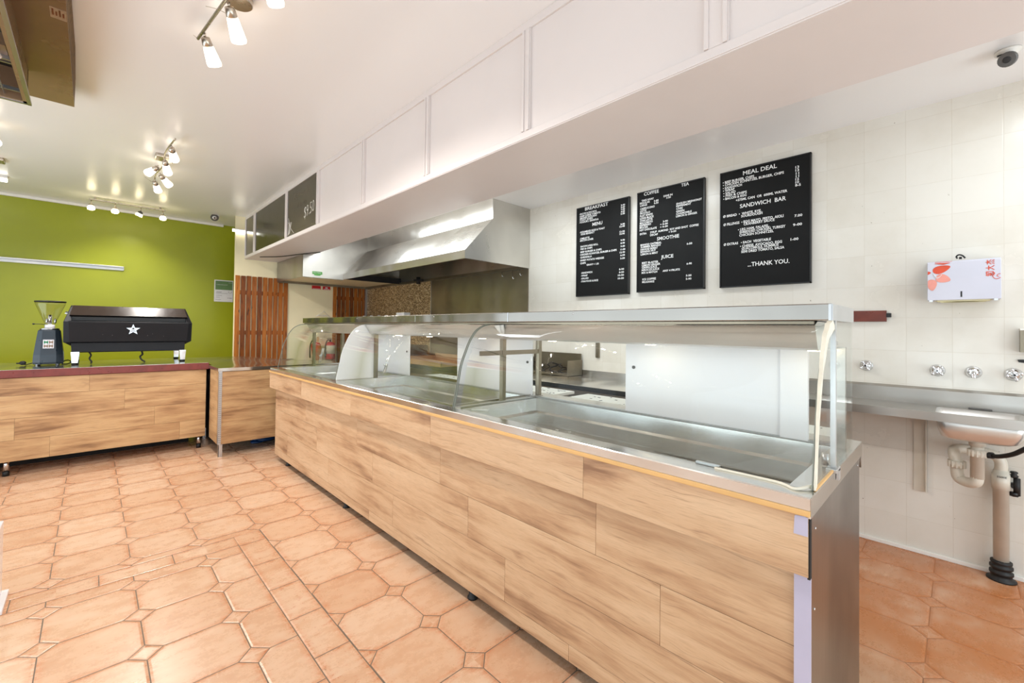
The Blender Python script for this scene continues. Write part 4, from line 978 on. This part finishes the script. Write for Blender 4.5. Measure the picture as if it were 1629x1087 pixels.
    for key, yl, zb, _, lab in spec:
        r = thing('menu_board', lab, 'menu board', (XF, yl-.3, zb), 'black letter menu boards on the tiled wall')
        MB().box(XF-.026, XF-.002, yl-.597, yl-.003, zb+.003, zb+.897).build('board', 'black_board', r)
        b = MB()
        b.box(XF-.031, XF, yl-.6, yl-.592, zb, zb+.9).box(XF-.031, XF, yl-.008, yl, zb, zb+.9).box(XF-.031, XF, yl-.6, yl, zb, zb+.008).box(XF-.031, XF, yl-.6, yl, zb+.892, zb+.9)
        b.build('frame', 'black_plastic', r)
        blocks = []                                  # neighbouring lines of one kind form one block of lettering
        for s, u, v, wd, h in T[key]:
            kind = 'heading' if h > .024 else ('price_list' if s.replace('-', '').replace('.', '').replace('+', '').replace(' ', '').isdigit() else 'item_list')
            for q in blocks:
                if q[0] == kind != 'heading' and abs(q[1]-v) < .034 and abs(q[2]-u) < .12: break
            else:
                q = [kind, v, u, MB()]; blocks.append(q)
            q[1], q[2], m = v, u, q[3]
            text_mb(m, s, (XF-.0285, yl-u, zb+.9-v), (0, -1, 0), (0, 0, 1), wd, h*.95, .014 if kind == 'heading' else .024)
        for q in blocks: q[3].build(q[0], 'letter_white', r)
menus()

def sink_bench():
    r = thing('sink_bench', 'narrow stainless sink bench with splashback along the tiled wall', 'sink', (3.4, 0, 0))
    X0, X1, Z = 3.19, 3.549, .885
    Y0, Y1 = -.30, 1.12
    by0, by1, bx0, bx1 = -.235, .085, 3.225, 3.47
    b = MB()
    b.box(X0, bx0, Y0, Y1, Z-.004, Z).box(bx1, X1, Y0, Y1, Z-.004, Z).box(bx0, bx1, Y0, by0, Z-.004, Z).box(bx0, bx1, by1, Y1, Z-.004, Z)
    b.box(X0-.004, X0, Y0, Y1, Z-.042, Z+.004).box(X0-.004, X1, Y0-.003, Y0, Z-.042, Z+.004)
    b.build('top', 'bench_steel', r)
    b = MB(); b.box(3.53, 3.536, Y0, Y1, Z, .972).prism([(3.53, Y0, .972), (3.549, Y0, .986), (3.549, Y0, .978), (3.536, Y0, .966)], (0, Y1-Y0, 0)); b.build('splashback', 'bench_steel', r)
    w_ = MB(); R = [(bx0, by0, bx1, by1, Z-.001, .03), (bx0+.006, by0+.008, bx1-.006, by1-.008, .80, .035), (bx0+.018, by0+.02, bx1-.018, by1-.02, .757, .05), (bx0+.05, by0+.05, bx1-.05, by1-.05, .742, .04)]
    rings = []
    for p0, q0, p1, q1, z, rr in R:
        ring = []
        for cx_, cy_, a0 in ((p1-rr, q1-rr, 0), (p0+rr, q1-rr, 90), (p0+rr, q0+rr, 180), (p1-rr, q0+rr, 270)):
            for k in range(5):
                a = math.radians(a0+k*22.5); ring.append(w_.b.verts.new((cx_+rr*math.cos(a), cy_+rr*math.sin(a), z)))
        rings.append(ring)
    n = len(rings[0])
    for q, s_ in zip(rings, rings[1:]):
        for i in range(n):
            f = w_.b.faces.new((q[i], q[(i+1) % n], s_[(i+1) % n], s_[i])); f.smooth = True
    w_.b.faces.new(rings[-1]); o = w_.build('bowl', 'satin_steel', r); q = o.modifiers.new('t', 'SOLIDIFY'); q.thickness = .002
    b = MB(); b.box(3.50, 3.53, -.13, -.04, Z, Z+.006, .002); b.build('soap_ledge', 'camera_grey', r)
    b = MB(); b.box(3.54, 3.549, .128, .185, .37, .845).box(3.515, 3.549, .128, .133, .37, .845); b.build('bracket', 'pvc_white', r)
    b = MB(); b.prism([(3.20, .150, .842), (3.54, .150, .842), (3.54, .150, .80)], (0, .012, 0)); b.build('bracket_arm', 'camera_grey', r)
    # waste pipework
    b = MB(); b.lathe((3.35, -.07, .745), (0, 0, -1), [(0, .032), (.03, .032), (.03, .026), (.05, .026), (.05, .037), (.085, .037), (.085, .027), (.20, .027)], 20)
    b.tube([(3.35, -.07, .56), (3.35, -.065, .525), (3.37, -.04, .51), (3.40, -.005, .515), (3.405, .005, .55), (3.405, .005, .60)], .026, 14)
    b.lathe((3.405, .005, .575), (0, 0, 1), [(0, .036), (.036, .036)], 16)
    b.tube([(3.405, .005, .60), (3.41, .015, .64), (3.44, .01, .665), (3.47, -.04, .668), (3.485, -.10, .662), (3.487, -.14, .65), (3.487, -.158, .62), (3.487, -.158, .57)], .025, 14)
    b.build('trap', 'pvc_white', r)
    b = MB()
    for k in range(14):
        a = k*2*PI/14
        b.box(3.35+math.cos(a)*.037-.003, 3.35+math.cos(a)*.037+.003, -.07+math.sin(a)*.037-.003, -.07+math.sin(a)*.037+.003, .662, .694)
        b.box(3.405+math.cos(a)*.036-.003, 3.405+math.cos(a)*.036+.003, .005+math.sin(a)*.036-.003, .005+math.sin(a)*.036+.003, .577, .609)
    b.build('coupling_ribs', 'pvc_white', r)['kind'] = 'stuff'
    b = MB(); b.lathe((3.487, -.158, .09), (0, 0, 1), [(0, .030), (.39, .030), (.39, .034), (.47, .034), (.47, .031), (.49, .028)], 22); b.build('waste_pipe', 'pvc_white', r)
    b = MB(); text_mb(b, '5500E', (3.451, -.143, .545), (0, -1, 0), (0, 0, 1), .035, .010, .01); b.build('pipe_stamp', 'black_plastic', r)
    b = MB(); b.lathe((3.487, -.158, .0), (0, 0, 1), [(0, .056), (.008, .056), (.014, .043), (.03, .038), (.034, .045), (.046, .045), (.05, .037), (.06, .037), (.064, .044), (.076, .044), (.08, .036), (.09, .041), (.10, .041), (.104, .033)], 24); b.build('floor_collar', 'rubber', r)
    b = MB(); b.tube([(3.36, -.10, .675), (3.32, -.14, .68), (3.28, -.19, .71), (3.25, -.24, .76), (3.24, -.30, .80)], .011, 10).cyl((3.355, -.095, .672), (3.335, -.125, .678), .016); b.build('drain_hose', 'rubber', r)
    r = thing('stop_valve', 'small dark blackened stop valve on the wall beside the waste pipe', 'valve', (3.53, -.19, .5))
    b = MB(); b.cyl((3.549, -.205, .50), (3.50, -.205, .50), .012).cyl((3.505, -.215, .455), (3.505, -.215, .545), .013); b.build('body', 'rubber', r)
    b = MB(); b.lathe((3.505, -.205, .545), (0, 0, 1), [(0, .01), (.01, .018), (.02, .01), (.028, .016), (.034, .012)], 12).cyl((3.505, -.205, .45), (3.505, -.205, .47), .018, seg=6); b.build('handle', 'black_plastic', r)
sink_bench()

def tap(y, z, rad, lab, kind):
    r = thing('wall_tap', lab, 'tap', (3.55, y, z), 'chrome taps on the tiled wall')
    MB().lathe((3.55, y, z), (-1, 0, 0), [(0, .034), (.004, .034), (.012, .024), (.03, .014)], 24).build('flange', 'chrome', r)
    if kind == 'cross':
        MB().cyl((3.52, y, z), (3.495, y, z), .013).build('spindle', 'chrome', r)
        b = MB()
        for k in range(4):
            a = PI/4+k*PI/2 + rad; e = (3.498, y+math.cos(a)*.026, z+math.sin(a)*.026)
            b.cyl((3.50, y, z), e, .006, .007, 10).sphere(e, .0095, (1, 1, 1), 10)
        b.lathe((3.505, y, z), (-1, 0, 0), [(0, .013), (.012, .012), (.016, .007)], 14); b.build('handle', 'chrome', r)
        MB().lathe((3.490, y, z), (-1, 0, 0), [(0, .006), (.002, .005)], 10).build('button', 'black_plastic', r)
    else:
        MB().tube([(3.53, y, z), (3.50, y, z), (3.485, y, z-.008), (3.478, y, z-.028)], .011, 12).build('outlet', 'chrome', r)
tap(.083, 1.088, 0, 'leftmost chrome cross-handle wall tap, right of the glass display end', 'cross')
tap(-.061, 1.088, 0, 'chrome wall spout without handle, between two cross-handle taps', 'spout')
tap(-.208, 1.088, .5, 'rightmost chrome cross-handle wall tap at the frame edge', 'cross')
tap(.405, 1.095, .2, 'chrome wall tap seen through the end glass of the display counter', 'cross')

def dispenser():
    r = thing('paper_towel_dispenser', 'silver paper towel dispenser with red flower print on the tiled wall', 'dispenser', (3.5, -.02, 1.48))
    y0, y1, z0, z1 = -.162, .121, 1.492, 1.722
    XF = 3.452
    b = MB(); b.prism([(3.549, y0, z0), (XF, y0, z0), (XF, y0, z1-.018), (XF+.006, y0, z1-.010), (3.549, y0, z1)], (0, y1-y0, 0)); b.build('body', 'dispenser_silver', r, .002)
    b = MB(); b.prism([(3.54, y0+.03, z0-.001), (XF+.01, y0+.03, z0-.001), (XF+.02, y0+.06, z0-.014), (XF+.02, y1-.06, z0-.014), (XF+.01, y1-.03, z0-.001), (3.54, y1-.03, z0-.001)], (0, 0, .0012)); b.box(XF+.01, 3.53, y0+.04, y1-.04, z0-.008, z0); b.build('towel', 'paper_towel', r)
    b = MB()
    for y in (y0+.012, y1-.022): b.box(XF-.001, 3.5, y, y+.014, z0-.008, z0+.001)
    b.build_each('catch', 'chrome', r)
    MB().box(XF-.0012, XF, -.018, -.012, 1.507, 1.539).build('sight_slot', 'black_plastic', r)
    # flower petals printed on the left side
    def petal(b, cy, cz, L, W, ang):
        P = []
        for k in range(18):
            a = k*2*PI/18; u = (math.cos(a)*.5+.5)*L; v = math.sin(a)*W*.5*(1-.35*math.cos(a))*-1
            ca, sa = math.cos(ang), math.sin(ang)
            yy = cy-(u*ca-v*sa); zz = cz+(u*sa+v*ca)
            P.append((XF-.0012, max(y0+.002, min(y1-.0015, yy)), max(z0+.002, min(z1-.02, zz))))
        b.poly(P)
    b = MB(); petal(b, .098, 1.655, .075, .042, .35); petal(b, .118, 1.64, .02, .03, 2.0)
    b.prism([(XF-.0012, .03, z1-.022), (XF-.0012, .055, z1-.03), (XF-.0012, .09, z1-.022), (XF+.004, .09, z1-.012), (XF+.004, .02, z1-.012)], (-.0003, 0, 0))
    b.build('red_petals', 'flower_red', r)
    b = MB(); petal(b, .085, 1.625, .062, .046, -.38); petal(b, .105, 1.612, .065, .042, -1.5); b.build('pink_petals', 'flower_pink', r)
    b = MB()
    for k in range(3): b.tube([(XF-.001, .098, 1.645), (XF-.001, .09-k*.006, 1.625-k*.003), (XF-.001, .078-k*.008, 1.613+k*.012)], .0012, 5)
    b.build('stamens', 'white_acrylic', r)
    b = MB(); c = 0
    for ch, z in (('钢', 1.640), ('大', 1.672), ('杰', 1.703)):
        text_mb(b, ch, (XF-.0011, y0+.0005+.026, z-.026), (0, 0, 1), (0, 1, 0), .026, .025, .015)
    for v in b.b.verts: v.co.y = max(v.co.y, y0+.0008)
    b.tube([(XF-.0008, y0+.002, 1.605), (XF-.0008, y0+.016, 1.598), (XF-.0008, y0+.028, 1.606), (XF-.0008, y0+.030, 1.62), (XF-.0008, y0+.022, 1.628)], .0014, 6)
    b.tube([(XF-.0008, y0+.002, 1.625), (XF-.0008, y0+.012, 1.622), (XF-.0008, y0+.015, 1.613), (XF-.0008, y0+.008, 1.611)], .0012, 6)
    b.build('printed_characters', 'flower_red', r)
    b = MB(); b.cyl((3.49, -.012, z1), (3.49, -.012, z1+.012), .006).tube([(3.49, -.03, z1+.004), (3.485, -.02, z1+.018), (3.485, -.006, z1+.024), (3.49, .004, z1+.016), (3.49, .0, z1+.004)], .004, 8); b.build('lock_key', 'black_plastic', r)
dispenser()

def wall_bits():
    r = thing('timber_batten', 'dark red timber batten fixed to the tiled wall behind the display end', 'batten', (3.54, .4, 1.37))
    MB().box(3.53, 3.549, .307, .62, 1.374, 1.442, .001).build('board', 'dark_red_wood', r)
    MB().box(3.525, 3.545, .285, .307, 1.40, 1.425).build('clip', 'black_plastic', r)
    r = thing('soap_dispenser', 'grey steel box with white top cut off at the right edge', 'dispenser', (3.53, -.3, 1.21))
    MB().box(3.50, 3.549, -.33, -.229, 1.209, 1.325).build('body', 'old_steel', r)
    MB().box(3.50, 3.549, -.33, -.229, 1.325, 1.334).build('top', 'white_paint', r)
    tag(MB().prism([(3.548, -.222, 1.168), (3.548, -.244, 1.17), (3.548, -.248, 1.152), (3.548, -.226, 1.155)], (-.004, 0, 0)).build('tape_patch', 'black_plastic'), 'small black patch on the wall below the grey box', 'patch')
    # light bracket seen through the display
    tag(MB().box(3.53, 3.549, 2.425, 2.462, 1.03, 1.22).build('wall_strip', 'old_steel'), 'short vertical steel strip on the wall seen between the display doors', 'bracket')
    # exit signs on the cream panel under the hood
    for x0, x1, txt, lab in ((2.60, 2.74, 'FIRE', 'left small red fire sign on the cream panel under the hood'), (2.775, 2.90, 'EXIT', 'right small red sign with white mark on the cream panel under the hood')):
        r = thing('fire_sign', lab, 'sign', ((x0+x1)/2, 7.44, 1.98), 'red signs above the extinguishers')
        MB().box(x0, x1, 7.434, 7.439, 1.925, 1.982).build('plate', 'safety_red', r)
        b = MB()
        if x0 > 2.7:
            b.box(x0+.04, x1-.045, 7.4325, 7.4345, 1.948, 1.966).box(x0+.015, x1-.015, 7.4325, 7.4345, 1.930, 1.937)
            b.build('white_mark', 'letter_white', r)
        else:
            b.box(x0+.01, x1-.01, 7.4325, 7.4345, 1.928, 1.934); b.build('text_line', 'letter_white', r)
    r = thing('wire_hanger', 'thin white wire hanger on the cream panel above the display', 'hanger', (2.8, 7.42, 1.5))
    b = MB(); b.tube([(2.66, 7.42, 1.47), (2.80, 7.42, 1.56), (2.90, 7.42, 1.46)], .004, 6, False).tube([(2.66, 7.42, 1.47), (2.76, 7.40, 1.50), (2.90, 7.42, 1.46)], .004, 6).tube([(2.70, 7.42, 1.49), (2.79, 7.41, 1.48), (2.86, 7.42, 1.50)], .004, 6)
    b.cyl((2.80, 7.42, 1.56), (2.80, 7.44, 1.565), .005, seg=6); b.build('wire', 'white_paint', r)
    # extinguishers
    def ext(x, y, tilt, label_m, lab):
        r = thing('fire_extinguisher', lab, 'fire extinguisher', (x, y, .76), 'fire extinguishers on the cream panel')
        d = Vector((tilt, 0, 1)).normalized(); B = Vector((x-tilt*.15, y, .76))
        MB().lathe(B, d, [(0, .068), (.01, .077), (.24, .077), (.275, .06), (.29, .025)], 22).build('cylinder', 'extinguisher_red', r)
        MB().lathe(B+d*.09, d, [(0, .0785), (.14, .0785)], 22).build('label_band', label_m, r)
        b = MB(); top = B+d*.29; b.cyl(top, top+d*.03, .018).box(top.x-.05, top.x+.02, y-.012, y+.012, top.z+.03, top.z+.04).box(top.x-.055, top.x+.02, y-.01, y+.01, top.z+.05, top.z+.058)
        b.build('valve', 'black_plastic', r)
        b = MB(); b.tube([(top.x, y, top.z+.02), (top.x-.05, y-.02, top.z+.03), (top.x-.09, y-.03, top.z-.06), (top.x-.09, y-.03, top.z-.25)], .010, 8); b.build('hose', 'rubber', r)
        MB().cyl((x, y+.06, .98), (x, 7.44, .98), .02).build('wall_bracket', 'chrome', r)
        return top
    t = ext(2.88, 7.345, 0, 'label_cream', 'right fire extinguisher with cream label, seen through the display glass')
    t = ext(2.66, 7.345, -.18, 'extinguisher_red', 'left tilted red fire extinguisher with yellow tag, seen through the display glass')
    tag(MB().box(t.x+.0, t.x+.035, 7.285, 7.29, t.z+.01, t.z+.09).build('inspection_tag', 'yellow_edge'), 'small yellow tag on the left fire extinguisher', 'tag')
wall_bits()

def rear_bench():
    r = thing('prep_bench', 'deep stainless bench behind the display counter, along the tiled wall', 'bench', (3.2, 2.2, 0))
    MB().box(2.85, 3.549, 1.13, 3.35, .805, .845, .002).build('top', 'brushed_steel', r)
    MB().box(3.535, 3.549, 1.13, 3.35, .845, .90).build('upstand', 'brushed_steel', r)
    MB().box(2.95, 3.50, 1.2, 3.3, .25, .27).build('undershelf', 'old_steel', r)
    for x in (2.88, 3.49):
        for y in (1.16, 3.28): MB().box(x, x+.035, y, y+.035, 0, .805).build('leg', 'old_steel', r)
    r = thing('steel_tray_box', 'open steel box of tangled cables on the prep bench', 'box', (3.4, 2.95, .845))
    b = MB(); b.box(3.30, 3.53, 2.62, 2.63, .846, .998).box(3.30, 3.53, 3.27, 3.28, .846, .998).box(3.52, 3.53, 2.63, 3.27, .846, 1.06).box(3.30, 3.53, 2.62, 3.28, .846, .85).box(3.30, 3.308, 2.63, 3.27, .846, .875)
    b.build('box', 'old_steel', r)
    for k in range(7):
        yc = 2.70+k*.066
        P = [(random.uniform(3.33, 3.47), yc+random.uniform(-.025, .025), .857+j*.026) for j in range(5)]
        o = MB().tube(P, random.uniform(.004, .008), 6).build('cable', 'rubber')
        tag(o, 'black cable tangled in the steel box on the prep bench', 'cable', 'tangled cables in the steel box')
    o = MB().sphere((3.39, 3.215, .90), .045, (1.2, .9, 1.1), 12).build('appliance_part', 'rubber'); tag(o, 'rounded black lump among the cables in the steel box', 'part')
    o = MB().prism([(3.315, 3.17, .852), (3.315, 3.21, .852), (3.315, 3.19, .90)], (.02, .0, 0)).build('yellow_connector', 'yellow_edge'); tag(o, 'small yellow connector in the steel box of cables', 'connector')
    # white cutting boards fixed behind the display
    for y0, y1, x0, x1, lab in ((.35, 1.73, 2.09, 2.40, 'speckled white cutting board behind the display doors, nearest'), (1.86, 2.3, 2.09, 2.42, 'small white cutting board behind the middle display posts'), (2.4, 3.4, 2.09, 2.36, 'white cutting board behind the far display doors')):
        r = thing('cutting_board', lab, 'cutting board', ((x0+x1)/2, y0, .85), 'white cutting boards behind the display')
        MB().box(x0, x1, y0, y1, .853, .872, .003).build('board', 'cutting_board', r)
        b = MB()
        for k in range(40):
            x = random.uniform(x0+.02, x1-.03); y = random.uniform(y0+.02, y1-.05); b.box(x, x+random.uniform(.003, .012), y, y+random.uniform(.004, .02), .872, .8735)
        b.build('crumbs', 'dark_void', r)
        b = MB()
        for y in (y0+.05, y1-.08): b.box(x0-.0203, x1, y, y+.03, .835, .8528)
        b.build_each('support', 'old_steel', r)
    # cooking line under the hood
    r = thing('griddle_range', 'low steel griddle range with dark hotplate under the hood', 'griddle', (3.1, 4.4, 0))
    MB().box(2.86, 3.50, 3.55, 5.25, .10, .80).build('body', 'old_steel', r)
    MB().box(2.90, 3.46, 3.6, 5.2, .80, .83, .004).build('hotplate', 'dark_void', r)
    b = MB(); b.box(3.46, 3.50, 3.55, 5.25, .80, .95).box(2.9, 3.46, 3.55, 3.58, .80, .90).box(2.9, 3.46, 5.22, 5.25, .80, .93); b.build('splash_guard', 'old_steel', r)
    b = MB()
    for k in range(5): b.cyl((2.86, 3.8+k*.3, .70), (2.835, 3.8+k*.3, .70), .022)
    b.build_each('control_knob', 'black_plastic', r)
    b = MB()
    for k in range(4): b.box(2.9, 2.94, 3.6+k*1.55-(.0 if k < 1 else 0), 3.64+k*.5, 0, .10) if k < 1 else None
    b.box(2.9, 2.94, 5.16, 5.2, 0, .1).box(3.42, 3.46, 3.6, 3.64, 0, .1).box(3.42, 3.46, 5.16, 5.2, 0, .1); b.build_each('foot', 'old_steel', r)
    r = thing('cardboard_tray', 'brown open tray standing on the griddle under the hood', 'tray', (3.2, 4.6, .83))
    b = MB(); b.box(3.0, 3.4, 4.3, 5.0, .832, .84).box(3.0, 3.01, 4.3, 5.0, .84, .90).box(3.39, 3.4, 4.3, 5.0, .84, .96).box(3.0, 3.4, 4.99, 5.0, .84, .93).box(3.0, 3.4, 4.3, 4.31, .84, .88); b.build('tray', 'cardboard', r)
    r = thing('steel_cabinet', 'steel box with a brown open front on the wall under the mosaic', 'cabinet', (3.3, 5.9, .9))
    MB().box(3.0, 3.53, 5.40, 6.5, .80, 1.05, .004).build('body', 'old_steel', r)
    MB().box(2.995, 3.0, 5.5, 6.4, .84, 1.0).build('front', 'cardboard', r)
    MB().box(3.0, 3.5, 5.42, 6.48, .0, .80).build('base', 'old_steel', r)
    r = thing('fryer', 'tall steel fryer in the corner beside the dark slats', 'fryer', (3.1, 7.0, 0))
    MB().box(3.06, 3.50, 6.62, 7.25, .05, .95, .006).build('body', 'old_steel', r)
    MB().box(3.40, 3.50, 6.62, 7.25, .95, 1.15).build('back', 'old_steel', r)
    MB().box(3.1, 3.38, 6.70, 7.2, .95, .955).build('lid', 'dark_void', r)
    MB().tube([(3.06, 6.8, .90), (3.01, 6.8, .92), (3.01, 7.1, .92), (3.06, 7.1, .90)], .01, 8).build('handle', 'chrome', r)
    b = MB(); b.box(3.08, 3.12, 6.65, 6.69, 0, .05).box(3.08, 3.12, 7.18, 7.22, 0, .05).box(3.42, 3.46, 6.65, 6.69, 0, .05).box(3.42, 3.46, 7.18, 7.22, 0, .05); b.build_each('foot', 'black_plastic', r)
    # high shelf seen just above the display top
    r = thing('wall_shelf', 'steel wall shelf under the hood, just above the display top', 'shelf', (3.3, 6.0, 1.4))
    MB().box(3.24, 3.536, 5.0, 7.30, 1.445, 1.462, .002).build('shelf', 'old_steel', r)
    b = MB()
    for y in (5.3, 6.9): b.prism([(3.536, y, 1.30), (3.536, y, 1.444), (3.30, y, 1.444)], (0, .01, 0))
    b.build_each('bracket', 'old_steel', r)
    for k, y in enumerate((6.98, 6.72, 6.46, 6.22)):
        o = MB().lathe((3.3, y, 1.4625), (0, 0, 1), [(0, .025), (.026, .025), (.032, .02)], 14).build('jar_lid', 'letter_white')
        tag(o, 'small white jar lid in the row on the wall shelf', 'lid', 'white lids on the wall shelf')
    r = thing('white_carton', 'small white carton on the wall shelf in front of the mosaic', 'carton', (3.34, 5.76, 1.4625))
    MB().box(3.28, 3.38, 5.65, 5.88, 1.4625, 1.525, .002).build('box', 'letter_white', r)
    MB().box(3.279, 3.28, 5.72, 5.80, 1.475, 1.51).build('label', 'poster_white', r)
rear_bench()
